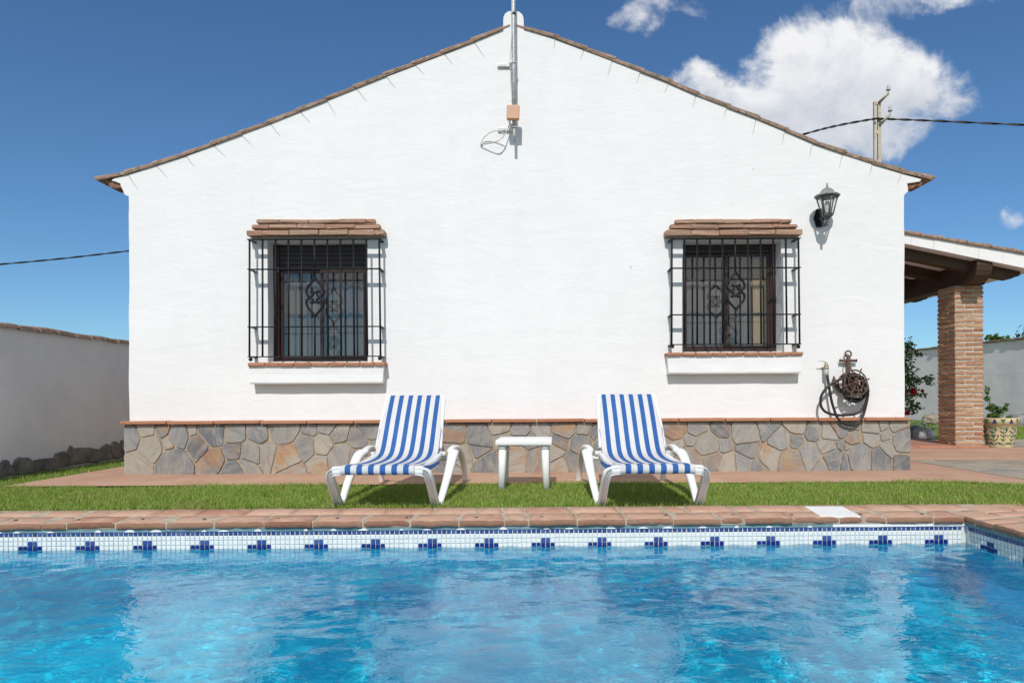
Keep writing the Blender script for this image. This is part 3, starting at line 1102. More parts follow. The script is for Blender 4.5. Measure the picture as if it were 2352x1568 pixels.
def verge(mb, pts, low_first, y, lift=0.0):
    for i in range(len(pts) - 1):
        a, b = Vector(xz(*pts[i])), Vector(xz(*pts[i + 1]))
        if not low_first:
            a, b = b, a
        d = (b - a).normalized()
        up = Vector((-d.y, d.x))
        if up.y < 0:
            up = -up
        L = (b - a).length
        tint = R.random()
        # lower bedding slab, a pan tile seen edge on
        s = a - d * 0.012 + up * (0.004 + lift)
        e = b + up * (0.001 + lift)
        mbp = [s, e, e + up * 0.020, s + up * 0.025]
        mb.prism([tuple(p) for p in mbp], y - 0.014 + R.uniform(-0.004, 0.004), y + 0.25, 0, R.random())
        j = R.uniform(-0.003, 0.003)
        s2 = a - d * (0.018 + R.uniform(0, 0.012)) + up * (0.016 + lift + j)
        e2 = b + d * 0.07 + up * (0.008 + lift)
        barrel(mb, tuple(s2), tuple(e2), y + 0.060, 0.078, 0.066, 0.046, tint)


verge(mb, LT, True, WY)
verge(mb, RT, False, WY)
# the columns behind
for col in range(1, 9):
    for pts, lf in ((LT, True), (RT, False)):
        for i in range(len(pts) - 1):
            if i == (0 if lf else len(pts) - 2):
                continue
            a, b = Vector(xz(*pts[i])), Vector(xz(*pts[i + 1]))
            if not lf:
                a, b = b, a
            d = (b - a).normalized()
            up = Vector((-d.y, d.x))
            up = up if up.y > 0 else -up
            barrel(mb, tuple(a - d * 0.02 + up * 0.02), tuple(b + d * 0.07 + up * 0.010), WY + 0.05 + col * 0.20, 0.085, 0.068, 0.04, R.random())
roof = hbuild(mb, 'roof', MT['rooftile'])
mb = MB()
for pts in (LT, RT):
    a, b = Vector(xz(*pts[0])), Vector(xz(*pts[-1]))
    P = [Vector(xz(*p)) for p in pts]
    for i in range(len(P) - 1):
        if (pts is LT and i == 0) or (pts is RT and i == len(P) - 2):
            continue
        up = Vector((0, 0.012))
        mb.add([(P[i].x, WY + 0.20, P[i].y + 0.012), (P[i + 1].x, WY + 0.20, P[i + 1].y + 0.012), (P[i + 1].x, WY + 8.1, P[i + 1].y + 0.012), (P[i].x, WY + 8.1, P[i].y + 0.012)], [[0, 1, 2, 3]], 0, R.random())
sub(mb, 'roof_deck', MT['rooftile'], roof)
mb = MB()
kc = xz(1179.6, 62)
for i in range(20):
    y = WY + 0.12 + i * 0.38
    V, Fc = [], []
    for yy, r in ((y, 0.10), (y + 0.42, 0.085)):
        for k in range(9):
            V.append((kc[0] + r * math.cos(PI * k / 8), yy, kc[1] + 0.02 + r * math.sin(PI * k / 8)))
    mb.add(V, [[k, k + 1, 10 + k, 9 + k] for k in range(8)], 0, R.random())
sub(mb, 'ridge_tile', MT['rooftile'], roof)

# corbelled brick eaves running back along both sides
mb = MB()
lc = [(262, 411), (242.3, 414.8), (246, 421), (251, 429.5), (254, 429), (260.3, 431.3), (268, 430), (276, 428.2), (278, 433), (285.3, 444.5), (296, 449), (300, 440), (300, 405)]
mb.prism([xz(*p, WY) for p in lc], WY + 0.02, WY + 0.17)
hbuild(mb, 'eaves_cornice', MT['soffit'])
mb = MB()
rc = [(2110, 405), (2124.6, 411), (2122, 418), (2117.8, 427), (2106.8, 424.6), (2098.6, 431.2), (2090.4, 431.4), (2085.5, 437.5), (2078, 446), (2072, 440), (2072, 402)]
mb.prism([xz(*p, WY) for p in rc], WY + 0.02, WY + 0.17)
hbuild(mb, 'eaves_cornice', MT['soffit'])

# ---- stone plinth with its tile cap
PY = WY - 0.055
pl0, pl1 = at(284.5, 1030, PY).x, at(2091.5, 1020, PY).x
capz0 = at(1180, 969.5, PY).z


def clip(poly, p, n):
    out = []
    for i in range(len(poly)):
        a, b = poly[i], poly[(i + 1) % len(poly)]
        da, db = (a - p).dot(n), (b - p).dot(n)
        if da <= 0:
            out.append(a)
        if da * db < 0:
            out.append(a + (b - a) * (da / (da - db)))
    return out


zA = [(110, 390), (300, 310), (440, 315), (330, 470), (505, 430), (590, 370), (745, 340), (180, 650), (550, 620), (800, 450), (940, 330), (960, 600), (1190, 350), (1200, 515), (1350, 530), (1440, 340), (1300, 660), (1200, 720), (1545, 530), (1690, 320), (1740, 580), (1800, 710), (1950, 480), (2120, 320), (2080, 620), (2230, 400)]
zB = [(60, 640), (160, 770), (330, 680), (560, 760), (720, 620), (120, 930), (350, 900), (560, 930), (740, 800), (1540, 640), (1530, 780), (1660, 900), (1590, 1000), (1350, 980)]
zC = [(120, 550), (315, 470), (440, 500), (640, 490), (330, 540), (440, 570), (540, 580), (830, 590), (1030, 490), (1020, 620), (1140, 540), (870, 470), (160, 790), (100, 690), (430, 750), (600, 770), (760, 720), (940, 790), (820, 840), (1220, 830), (1230, 620), (1450, 560), (1500, 760), (1350, 700), (1650, 480), (1820, 480), (2040, 490), (2250, 490), (1740, 590), (1860, 640), (1990, 600), (2110, 640), (2250, 620), (2150, 770), (2320, 830), (1980, 760), (1640, 640)]
zD = [(100, 1030), (285, 1085), (430, 1090), (80, 1190), (240, 1320), (410, 1250), (30, 1390), (340, 1400), (520, 1030), (640, 1040), (640, 1150), (560, 1370), (690, 1340), (505, 1230), (450, 1345), (840, 1040), (830, 1140), (930, 1020), (985, 1120), (900, 1350), (1010, 1230), (1110, 1040), (1160, 1170), (1160, 1350), (590, 1260)]
zE = [(2790, 1610), (2870, 1590), (2930, 1650), (2800, 1690), (2890, 1720), (2770, 1750), (2840, 1765), (2960, 1740)]
seeds = [((450 + x / 2.767) * .6125, (1500 + y / 2.767) * .6125) for x, y in zA]
seeds += [((1150 + x / 2.851) * .6125, (1400 + y / 2.851) * .6125) for x, y in zB]
seeds += [((1750 + x / 2.352) * .6125, (1400 + y / 2.352) * .6125) for x, y in zC]
seeds += [((2950 + x / 2.613) * .6125, (1200 + y / 2.613) * .6125) for x, y in zD]
seeds += [(x * .6125, y * .6125) for x, y in zE]
S = []
for px, py in seeds:
    v = at(px, py, PY)
    p = Vector((v.x, v.z))
    if all((p - o).length > 0.045 for o in S):
        S.append(p)
tr = random.Random(5)
rad_ = [tr.uniform(0.02, 0.115) for _ in S]
mb = MB()
mb.box(((pl0 + pl1) / 2, PY + 0.16, 0.2), (pl1 - pl0 - 0.01, 0.31, 0.46), 0.0, mat=1)
zt = capz0 - 0.002
for i, s in enumerate(S):
    poly = [Vector((pl0, 0.002)), Vector((pl1, 0.002)), Vector((pl1, zt)), Vector((pl0, zt))]
    for j, o in enumerate(S):
        if i != j and (o - s).length < 1.2:
            d2 = (o - s).length_squared
            k_ = min(0.78, max(0.22, 0.5 + (rad_[i] ** 2 - rad_[j] ** 2) / (2 * d2)))
            poly = clip(poly, s + (o - s) * k_, (o - s).normalized())
            if len(poly) < 3:
                break
    if len(poly) < 3:
        continue
    ins = []
    gap = tr.uniform(0.002, 0.0055)
    m = len(poly)
    q = list(poly)
    for k in range(m):
        a, b = poly[k], poly[(k + 1) % m]
        e = b - a
        if e.length < 1e-5:
            continue
        nrm = Vector((e.y, -e.x)).normalized()
        g = gap * tr.uniform(0.3, 2.4)
        if abs(a.y - b.y) < 1e-4 or abs(a.x - b.x) < 1e-4:
            g *= 0.35
        q = clip(q, a - nrm * g, nrm)
        if len(q) < 3:
            break
    if len(q) < 3:
        continue
    # chip the corners, roughen the edges
    pts = []
    m = len(q)
    for k in range(m):
        a, b, c = q[k - 1], q[k], q[(k + 1) % m]
        r = tr.uniform(0.03, 0.16)
        pts += [b.lerp(a, min(r, 0.022 / max(1e-4, (a - b).length))), b.lerp(c, min(r, 0.022 / max(1e-4, (c - b).length)))]
    fin = []
    m = len(pts)
    for k in range(m):
        a, b = pts[k], pts[(k + 1) % m]
        L = (b - a).length
        if L < 1e-5:
            continue
        nn = max(1, int(L / 0.022))
        for t in range(nn):
            p = a.lerp(b, t / nn)
            fin.append(p + Vector((mnoise.noise((p.x * 28, p.y * 28, i)), mnoise.noise((p.x * 28, p.y * 28, i + 40)))) * 0.0055)
    if len(fin) < 3:
        continue
    th = tr.uniform(0.003, 0.008)
    tl = Vector((tr.uniform(-0.02, 0.02), tr.uniform(-0.02, 0.02)))
    n = len(fin)
    fr = []
    for p in fin:
        c = p + (s - p).normalized() * 0.004
        fr.append((c.x, PY - th - (c - s).dot(tl), c.y))
    bk = [(p.x, PY + 0.01, p.y) for p in fin]
    mb.add(fr + bk, [list(range(n))] + [[k, (k + 1) % n, n + (k + 1) % n, n + k] for k in range(n)], 0, tr.random())
hbuild(mb, 'stone_plinth', [MT['stone'], MT['mortar']])

mb = MB()
x = at(275.5, 968, PY - 0.035).x
xe = at(2099.5, 960, PY - 0.035).x
while x < xe - 0.05:
    L = min(R.choice([0.40, 0.385, 0.41, 0.40]), xe - x)
    mb.box((x + L / 2, PY + 0.06, capz0 + 0.014 + R.uniform(-0.002, 0.002)), (L - 0.006, 0.20, 0.027), 0.006, rot=Matrix.Rotation(R.uniform(-0.006, 0.006), 3, 'Y'), tint=R.random(), jit=0.0006)
    x += L
cap = hbuild(mb, 'plinth_cap', [MT['capbrick']])

# ---- windows
def catenary(p, q, sag, n=24):
    p, q = Vector(p), Vector(q)
    return [p.lerp(q, i / n) - Vector((0, 0, sag * 4 * (i / n) * (1 - i / n))) for i in range(n + 1)]


def brick_course(mb, x0, x1, z0, z1, yf, yb, L=0.245, bev=0.006, jit=0.0022, mat=0, endcut=0.0):
    x = x0
    first = True
    while x < x1 - 0.03:
        l = min(L * R.uniform(0.55, 1.05) if first else L * R.uniform(0.92, 1.06), x1 - x)
        if x1 - x - l < 0.07:
            l = x1 - x
        mb.box((x + l / 2, (yf + yb) / 2 + R.uniform(-0.004, 0.004), (z0 + z1) / 2 + R.uniform(-0.001, 0.001)), (l - 0.006, yb - yf, (z1 - z0) - 0.0035), bev, tint=R.random(), jit=jit, mat=mat,
               rot=Matrix.Rotation(R.uniform(-0.008, 0.008), 3, 'Y'))
        x += l
        first = False
    mb.box(((x0 + x1) / 2, (yf + yb) / 2 + 0.012, (z0 + z1) / 2), (x1 - x0 - 0.01, yb - yf - 0.012, z1 - z0 - 0.002), 0.0, mat=1)


def window(key, grille_x, grille_y, balls, lint, cap, blk, orn, boxh):
    w = WIN[key]
    x0, x1, z0, z1 = w['b']
    yf = WY + 0.135                    # face of the frame
    fw = 0.045
    mb = MB()
    mb.box((x0 + 0.02, yf + 0.03, (z0 + z1) / 2), (0.06, 0.06, z1 - z0 + 0.02), 0.004)
    mb.box((x1 - 0.02, yf + 0.03, (z0 + z1) / 2), (0.06, 0.06, z1 - z0 + 0.02), 0.004)
    mb.box(((x0 + x1) / 2, yf + 0.032, z0 + 0.012), (x1 - x0 - 0.07, 0.056, 0.05), 0.004)
    win = hbuild(mb, 'window', MT['frame2'])
    mb = MB()
    zb = z1 - boxh
    mb.box(((x0 + x1) / 2, yf + 0.045, (z1 + zb) / 2 + 0.01), (x1 - x0 - 0.07, 0.05, boxh + 0.02), 0.003)
    for i in range(int(boxh / 0.04)):
        mb.box(((x0 + x1) / 2, yf + 0.018, zb + 0.02 + i * 0.04), (x1 - x0 - 0.075, 0.012, 0.036), 0.004)
    sub(mb, 'shutter_box', MT['shutter'], win)
    # two sliding sashes
    xm = (x0 + x1) / 2 - 0.01
    for (a, b, yo) in ((x0 + 0.05, xm + 0.012, 0.028), (xm - 0.012, x1 - 0.05, 0.0)):
        mb = MB()
        y = yf + 0.022 + yo
        zl, zh = z0 + 0.037, zb - 0.003
        s = 0.024
        mb.box((a + s / 2, y, (zl + zh) / 2), (s, 0.024, zh - zl), 0.003)
        mb.box((b - s / 2, y, (zl + zh) / 2), (s, 0.024, zh - zl), 0.003)
        mb.box(((a + b) / 2, y, zl + s / 2), (b - a - 2 * s, 0.024, s), 0.003)
        mb.box(((a + b) / 2, y, zh - s / 2), (b - a - 2 * s, 0.024, s), 0.003)
        sub(mb, 'sash', MT['frame'], win)
        mb = MB()
        mb.box(((a + b) / 2, y + 0.002, (zl + zh) / 2), (b - a - 2 * s + 0.01, 0.005, zh - zl - 2 * s + 0.01))
        sub(mb, 'pane', MT['glass'], win)
    # curtains hanging close behind the glass
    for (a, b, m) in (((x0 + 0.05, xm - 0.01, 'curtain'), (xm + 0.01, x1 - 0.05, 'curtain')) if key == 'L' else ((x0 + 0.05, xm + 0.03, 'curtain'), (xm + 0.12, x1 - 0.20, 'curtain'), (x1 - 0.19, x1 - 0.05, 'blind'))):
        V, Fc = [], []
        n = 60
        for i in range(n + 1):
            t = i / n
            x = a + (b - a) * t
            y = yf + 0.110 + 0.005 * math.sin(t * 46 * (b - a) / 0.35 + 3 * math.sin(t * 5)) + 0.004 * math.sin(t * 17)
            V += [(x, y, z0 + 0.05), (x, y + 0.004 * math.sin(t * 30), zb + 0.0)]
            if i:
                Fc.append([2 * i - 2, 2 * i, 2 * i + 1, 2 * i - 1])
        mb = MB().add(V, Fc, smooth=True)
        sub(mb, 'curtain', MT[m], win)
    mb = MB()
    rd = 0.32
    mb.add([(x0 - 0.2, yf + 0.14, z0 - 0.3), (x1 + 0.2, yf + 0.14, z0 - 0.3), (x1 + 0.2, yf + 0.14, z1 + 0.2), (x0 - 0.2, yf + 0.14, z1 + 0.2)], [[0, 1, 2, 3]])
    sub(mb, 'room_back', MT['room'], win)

    # brick lintel: three courses stepping out
    mb = MB()
    for (pa, pb, pt, pbm, pr) in lint:
        a = at(pa, pbm, WY - pr)
        b = at(pb, pt, WY - pr)
        low = 0.0 if pr > 0.09 else 0.10
        brick_course(mb, a.x, b.x, a.z + (b.z - a.z) * low, b.z, WY - pr, WY + 0.05, jit=0.0045, bev=0.007)
        if low:
            mb.box(((a.x + b.x) / 2, WY - pr / 2 + 0.008, (a.z + b.z) / 2), (b.x - a.x - 0.02, pr, b.z - a.z - 0.004), 0.004, mat=1, jit=0.003)
    hbuild(mb, 'lintel', [MT['lintel'], MT['lintmortar']])
    # sill: thin bricks over a plastered block
    mb = MB()
    a, b = at(cap[0], cap[3], WY - 0.115), at(cap[1], cap[2], WY - 0.115)
    x = a.x
    while x < b.x - 0.02:
        l = min(R.uniform(0.12, 0.15), b.x - x)
        if b.x - x - l < 0.05:
            l = b.x - x
        mb.box((x + l / 2, WY + 0.008 + R.uniform(-.004, .004), (a.z + b.z) / 2), (l - 0.003, 0.25, b.z - a.z), 0.008, tint=R.random(), jit=0.002, rot=Matrix.Rotation(R.uniform(-0.012, 0.012), 3, 'Y'))
        x += l
    sill = hbuild(mb, 'sill', [MT['capbrick']])
    mb = MB()
    yb = WY - 0.09
    xa, xb = at(blk[0], blk[3], yb).x, at(blk[1], blk[3], yb).x
    za, zb2 = at(blk[0], blk[3], yb).z, at(blk[0], blk[2] - 2, yb).z
    nn = 16
    V, Fc = [], []
    ys = [(za, yb), (za + 0.012, yb - 0.006), ((za + zb2) / 2, yb - 0.002), (zb2, yb - 0.004)]
    for i in range(nn + 1):
        t = i / nn
        for (z, y) in ys:
            V.append((xa + (xb - xa) * t + (0.012 * (z - za) / (zb2 - za)) * (2 * t - 1), y + 0.004 * mnoise.noise((t * 5, z * 9, 1)), z + 0.002 * mnoise.noise((t * 7, z, 4))))
        V.append((xa + (xb - xa) * t, WY + 0.02, zb2))
        V.append((xa + (xb - xa) * t, WY + 0.02, za))
    k6 = 6
    for i in range(nn):
        for k in range(k6):
            Fc.append([i * k6 + k, (i + 1) * k6 + k, (i + 1) * k6 + (k + 1) % k6, i * k6 + (k + 1) % k6])
    Fc.append(list(range(k6)))
    Fc.append([nn * k6 + k for k in range(k6)][::-1])
    mb.add(V, Fc)
    sub(mb, 'sill_block', MT['plaster'], sill)

    # wrought iron grille
    gy = WY - 0.125
    mb = MB()
    xs = [at(p, 600, gy).x for p in grille_x]
    zs = [at(700 if key == 'L' else 1700, p, gy).z for p in grille_y]
    ox = at((orn[0] + orn[1]) / 2, orn[2], gy).x
    zt, zbm = at(orn[0], orn[2], gy).z, at(orn[0], orn[3], gy).z
    for i, x in enumerate(xs):
        r = 0.0085
        if i == 5:
            mb.tube([(x, gy, zs[0]), (x, gy, zt - 0.012)], r, 10)
            mb.tube([(x, gy, zbm + 0.012), (x, gy, zs[3])], r, 10)
        else:
            dx = 0.006 * (i - 5) / 5
            mb.tube([(x, gy, zs[0]), (x + dx, gy, zs[3])], r, 10)
    for z in zs:
        mb.box(((xs[0] + xs[-1]) / 2, gy + 0.002, z), (xs[-1] - xs[0] + 0.035, 0.034, 0.008), 0.0015)
        for sx in (xs[0] + 0.0, xs[-1] - 0.0):
            mb.box((sx, (gy + WY) / 2 + 0.02, z), (0.030, WY - gy - 0.0, 0.0075), 0.001)
    gr = hbuild(mb, 'window_grille', MT['iron'])
    for (bx, by) in balls:
        c = at(bx, by, gy)
        mb = MB()
        mb.ball((c.x, gy, c.z), 0.017)
        mb.tube([(c.x, gy, c.z), (c.x, gy, zs[3])], 0.008, 8)
        sub(mb, 'ball_finial', MT['iron'], gr)
    # scrolled hearts, point up above point down
    hw = (at(orn[1], orn[2], gy).x - at(orn[0], orn[2], gy).x) / 2
    hh = zt - zbm
    mb = MB()
    half = [(0.0, 0.0), (0.10, -0.045), (0.42, -0.135), (0.82, -0.245), (0.98, -0.345), (0.90, -0.425), (0.62, -0.475), (0.34, -0.462), (0.20, -0.415), (0.24, -0.362), (0.40, -0.345), (0.50, -0.372), (0.46, -0.405)]
    for sx in (-1, 1):
        for up in (0, 1):
            pts = [(ox + sx * hw * 0.92 * u, gy, (zt + v * hh) if up else (zbm - v * hh)) for u, v in half]
            sp = spline(pts, 6)
            rad = [0.0105 if i < len(sp) * 0.8 else 0.0080 for i in range(len(sp))]
            mb.tube(sp, rad, 8)
    for v in (0.372, 0.628):
        mb.tube([(ox - hw * 0.26, gy, zt - v * hh), (ox + hw * 0.26, gy, zt - v * hh)], 0.0095, 8)
    for sx in (-1, 1):
        mb.tube([(ox + sx * hw * 0.50, gy, zt - 0.475 * hh), (ox + sx * hw * 0.50, gy, zt - 0.525 * hh)], 0.010, 8)
    sub(mb, 'scroll_ornament', MT['iron'], gr)


window('L', [573.5 + 29.78 * k for k in range(11)], [549.6, 618.0, 750.3, 818.6], [(575.6, 825.0), (872.5, 822.6)],
       [(564.5, 882.6, 527.0, 540.5, 0.105), (577.5, 872.0, 514.0, 526.5, 0.075), (588.5, 861.7, 502.5, 513.5, 0.05)],
       (568.5, 884.5, 831.2, 841.0), (574.5, 878.5, 841, 881.5), (701.3, 745.5, 637.5, 727.5), 0.222)
window('R', [1543.4 + 29.06 * k for k in range(11)], [548.1, 615.3, 722.2, 790.4], [(1544.3, 795.2), (1833.8, 795.7)],
       [(1529.4, 1844.5, 526.0, 540.2, 0.105), (1540.0, 1832.6, 514.0, 525.5, 0.075), (1550.7, 1819.0, 502.5, 513.5, 0.05)],
       (1531.5, 1845.6, 808.0, 816.8), (1536.0, 1839.0, 816.8, 858.5), (1667.3, 1712.0, 624.5, 712.5), 0.080)
# ---------------------------------------------------------------- fittings on the gable wall
def C3(x, y):
    return (1041.25 + x * .23445, y * .23445)            # readings of the mast


mast = thing('antenna_mast', 'tall grey metal pole clamped to the gable wall below the roof peak', 'mast')
my = WY - 0.10
mb = MB()
mp = [at(1179.0, -60, my), at(1179.3, 34, my), at(1180.2, 150, my), at(1181.2, 288, my)]
mb.tube(mp, 0.0178, 14)
mb.tube([at(1181.2, 286, my), at(1181.5, 328, my)], 0.0125, 12)
sub(mb, 'pole', MT['galv'], mast)
mb = MB()
mb.tube([at(1179.3, 30, my), at(1179.35, 35.5, my)], 0.0196, 14)
sub(mb, 'tape_band', MT['rubber'], mast)
for yy in (149, 296):
    mb = MB()
    xx = 1180.4 if yy < 200 else 1181.2
    c = at(xx, yy, my)
    wl, wr_ = at(xx - 38, yy + 1.5, WY - 0.02), at(xx - 9, yy + 1.5, WY - 0.02)
    mb.box(((wl.x + wr_.x) / 2, WY - 0.012, wl.z), (wr_.x - wl.x, 0.024, 0.024), 0.003)
    mb.box((wr_.x + 0.012, WY - 0.045, wl.z), (0.030, 0.09, 0.032), 0.003)
    mb.tube([(wr_.x + 0.012, WY - 0.085, c.z + 0.004), (c.x, my, c.z + 0.010)], 0.007, 6)
    mb.tube([(c.x + 0.022 * math.cos(t), my + 0.022 * math.sin(t), c.z + 0.012) for t in np.linspace(0, 2 * PI, 15)], 0.0035, 6)
    mb.tube([(c.x - 0.05, my - 0.008, c.z + 0.012), (c.x + 0.02, my - 0.022, c.z + 0.010)], 0.0035, 6)
    sub(mb, 'bracket', MT['brkt'], mast)
mb = MB()
c = at(1178.6, 260, my - 0.04)
mb.box((c.x, my - 0.045, c.z), (0.108, 0.045, 0.122), 0.010, rot=Matrix.Rotation(0.03, 3, 'Y'))
mb.box((c.x, my - 0.07, c.z - 0.052), (0.104, 0.006, 0.012), 0.002, rot=Matrix.Rotation(0.03, 3, 'Y'))
sub(mb, 'junction_box', MT['boxp'], mast)
mb = MB()
mb.tube(spline([at(1174.0, -60, my), at(1176.0, 20, my - 0.01), at(1176.3, 34, my - 0.012), at(1176.8, 70, my + 0.0), at(1173.2, 120, my + 0.04), at(1172.6, 168, my + 0.03), at(1175.8, 235, my - 0.02)], 8), 0.0045, 7)
sub(mb, 'cable', MT['cable'], mast)
mb = MB()
lp = [C3(x, y) for x, y in ((560, 1182), (530, 1270), (490, 1335), (430, 1385), (290, 1412), (270, 1408), (300, 1350), (360, 1300), (430, 1282), (485, 1300), (490, 1335), (420, 1390), (300, 1415))]
dd = [0.05, 0.06, 0.08, 0.085, 0.03, 0.02, 0.03, 0.06, 0.085, 0.09, 0.085, 0.08, 0.03]
mb.tube(spline([at(p[0], p[1], WY - d) for p, d in zip(lp, dd)], 8), 0.0042, 7)
mb.tube(spline([at(*C3(545, 1182), my - 0.03), at(*C3(550, 1205), my - 0.03), at(*C3(580, 1216), my - 0.03), at(*C3(600, 1195), my - 0.03), at(*C3(606, 1176), my - 0.03)], 5), 0.004, 7)
mb.ball(tuple(at(*C3(275, 1410), WY - 0.012)), 0.011)
sub(mb, 'cable', MT['cable'], mast)

# ---- lantern
ly = WY - 0.17
lc = at(1899.8, 450.4, ly)
lan = thing('wall_lantern', 'six sided grey metal wall lantern with glass sides beside the right window', 'lantern', (lc.x, ly, lc.z))
s = 0.97
mb = MB()
for i in range(6):
    a = PI / 6 + i * PI / 3
    mb.tube([(0.083 * math.cos(a), 0.083 * math.sin(a), -0.012), (0.044 * math.cos(a), 0.044 * math.sin(a), -0.160)], 0.0058, 6)
mb.lathe([(0.046, -0.168), (0.050, -0.160), (0.050, -0.154), (0.044, -0.150)], n=6, smooth=False, ph=PI / 6)
mb.lathe([(0.086, -0.016), (0.090, -0.010), (0.090, -0.004), (0.084, 0.0)], n=6, smooth=False, ph=PI / 6)
mb.lathe([(0.004, -0.252), (0.010, -0.247), (0.012, -0.241), (0.006, -0.234), (0.011, -0.226), (0.013, -0.220), (0.008, -0.212), (0.016, -0.200), (0.020, -0.190), (0.034, -0.176), (0.046, -0.168)], n=16)
sub(mb, 'lamp_frame', MT['lampgrey'], lan)
mb = MB()
mb.lathe([(0.103, -0.006), (0.105, 0.000), (0.096, 0.008), (0.070, 0.018), (0.060, 0.026), (0.052, 0.042), (0.036, 0.058), (0.016, 0.070), (0.008, 0.074), (0.007, 0.080), (0.010, 0.084), (0.006, 0.090), (0.008, 0.098), (0.003, 0.112), (0.0005, 0.118)], n=12)
sub(mb, 'lamp_cap', MT['lampcap'], lan)
mb = MB()
for i in range(6):
    a, b = PI / 6 + i * PI / 3, PI / 6 + (i + 1) * PI / 3
    mb.add([(0.079 * math.cos(a), 0.079 * math.sin(a), -0.012), (0.079 * math.cos(b), 0.079 * math.sin(b), -0.012), (0.042 * math.cos(b), 0.042 * math.sin(b), -0.158), (0.042 * math.cos(a), 0.042 * math.sin(a), -0.158)], [[0, 1, 2, 3]])
sub(mb, 'lamp_glass', MT['lampglass'], lan)
mb = MB()
mb.lathe([(0.012, -0.15), (0.016, -0.128), (0.016, -0.118), (0.021, -0.110), (0.021, -0.055), (0.015, -0.045), (0.002, -0.042)], n=14)
sub(mb, 'bulb', MT['bulb'], lan)
mb = MB()
bp = at(1881.5, 501, WY - 0.01)
bx, bz = bp.x - lc.x, bp.z - lc.z
pr = []
for i in range(28):
    a = 2 * PI * i / 28
    q = 1 + 0.09 * math.cos(6 * a)
    pr.append((bx + 0.043 * q * math.cos(a), bz + 0.082 * q * math.sin(a)))
mb.prism(pr, 0.17 - 0.016, 0.17 - 0.001)
mb.prism([(bx + (x - bx) * 0.7, bz + (z - bz) * 0.7) for x, z in pr], 0.17 - 0.026, 0.17 - 0.016)
sub(mb, 'back_plate', MT['iron'], lan)
mb = MB()
mb.tube(spline([(bx, 0.15, bz), (bx + 0.004, 0.11, bz - 0.035), (bx * 0.6, 0.07, -0.235), (bx * 0.2, 0.025, -0.222), (0, 0, -0.200)], 7), 0.0095, 8)
mb.tube(spline([(bx, 0.15, bz + 0.02), (bx * 0.75, 0.10, bz + 0.04), (bx * 0.5, 0.06, bz + 0.02), (bx * 0.6, 0.05, bz - 0.01)], 7), 0.006, 8)
sub(mb, 'arm', MT['lampgrey'], lan)


# ---- tap, anchor-and-wheel holder, hose
def C5(x, y):
    return (1806.9 + x * .23438, 735 + y * .23438)


def p5(x, y, d):
    return at(*C5(x, y), WY - d)


ty = 0.06
c = p5(388, 470, ty)
tap = thing('garden_tap', 'worn metal garden tap with a thin lever handle on the white wall', 'tap', tuple(c))


def rel(p, o):
    return Vector(p) - Vector(o)


mb = MB()
mb.lathe([(0.011, -0.012), (0.020, -0.010), (0.021, 0.004), (0.017, 0.012), (0.019, 0.022), (0.015, 0.034), (0.010, 0.040), (0.009, 0.052)], n=14)
mb.tube([(0, 0, 0.004), (0, ty - 0.002, 0.004)], 0.011, 10)
mb.lathe([(0.02, -0.004), (0.022, 0.004)], c=(0, ty - 0.008, 0.004), n=12)
sub(mb, 'body', MT['brass'], tap)
mb = MB()
mb.tube([rel(p5(388, 425, ty), c), rel(p5(365, 404, ty + 0.004), c), rel(p5(312, 399, ty + 0.01), c)], [0.006, 0.004, 0.003], 8)
sub(mb, 'handle', MT['galv'], tap)
mb = MB()
mb.lathe([(0.014, -0.062), (0.019, -0.060), (0.020, -0.030), (0.018, -0.026), (0.019, -0.022), (0.019, -0.010)], n=14)
sub(mb, 'hose_connector', MT['pipe'], tap)

ac = p5(603, 460, 0.03)
hang = thing('anchor_hose_holder', 'rusty iron anchor and ship wheel ornament fixed to the white wall', 'hose holder', tuple(ac))
mb = MB()
ay = 0.035
r5 = lambda x, y, d=ay: rel(p5(x, y, d), ac)
mb.tube([r5(603, 352), r5(603, 520), r5(606, 690)], [0.013, 0.014, 0.016], 8, square=True)
rc = r5(603, 331)
mb.tube([rc + Vector((0.026 * math.cos(t), 0, 0.026 * math.sin(t))) for t in np.linspace(0, 2 * PI, 25)], 0.0072, 8)
mb.tube([r5(520, 396), r5(545, 397), r5(603, 396), r5(660, 397), r5(686, 397)], [0.009, 0.011, 0.014, 0.011, 0.009], 8, square=True)
for x in (524, 682):
    mb.tube([r5(x - 4, 396), r5(x + 4, 397)], 0.0145, 8)
mb.tube(spline([r5(466, 590), r5(482, 640), r5(520, 690), r5(606, 722), r5(690, 695), r5(735, 640), r5(752, 590)], 6), [0.010] * 3 + [0.014] * 31 + [0.010] * 3, 8, square=True)
for sx, x in ((1, 466), (-1, 752)):
    a = r5(x, 545)
    mb.add([a, r5(x - 20, 602), r5(x + 22, 600), r5(x + 4 * sx, 630)] + [q + Vector((0, 0.014, 0)) for q in (a, r5(x - 20, 602), r5(x + 22, 600), r5(x + 4 * sx, 630))],
           [[0, 1, 3, 2], [4, 6, 7, 5], [0, 4, 5, 1], [1, 5, 7, 3], [3, 7, 6, 2], [2, 6, 4, 0]])
sub(mb, 'anchor', MT['rust'], hang)
wy_ = 0.155
wc = rel(p5(679, 613, wy_), ac)
tilt = Matrix.Rotation(0.22, 3, 'Z') @ Matrix.Rotation(-0.18, 3, 'X')
mb = MB()
WRR = 0.110
ring = lambda rad, n=40: [wc + tilt @ Vector((rad * math.cos(t), 0, rad * math.sin(t))) for t in np.linspace(0, 2 * PI, n)]
mb.tube(ring(WRR), 0.0065, 8)
mb.tube(ring(WRR * 0.62), 0.0045, 8)
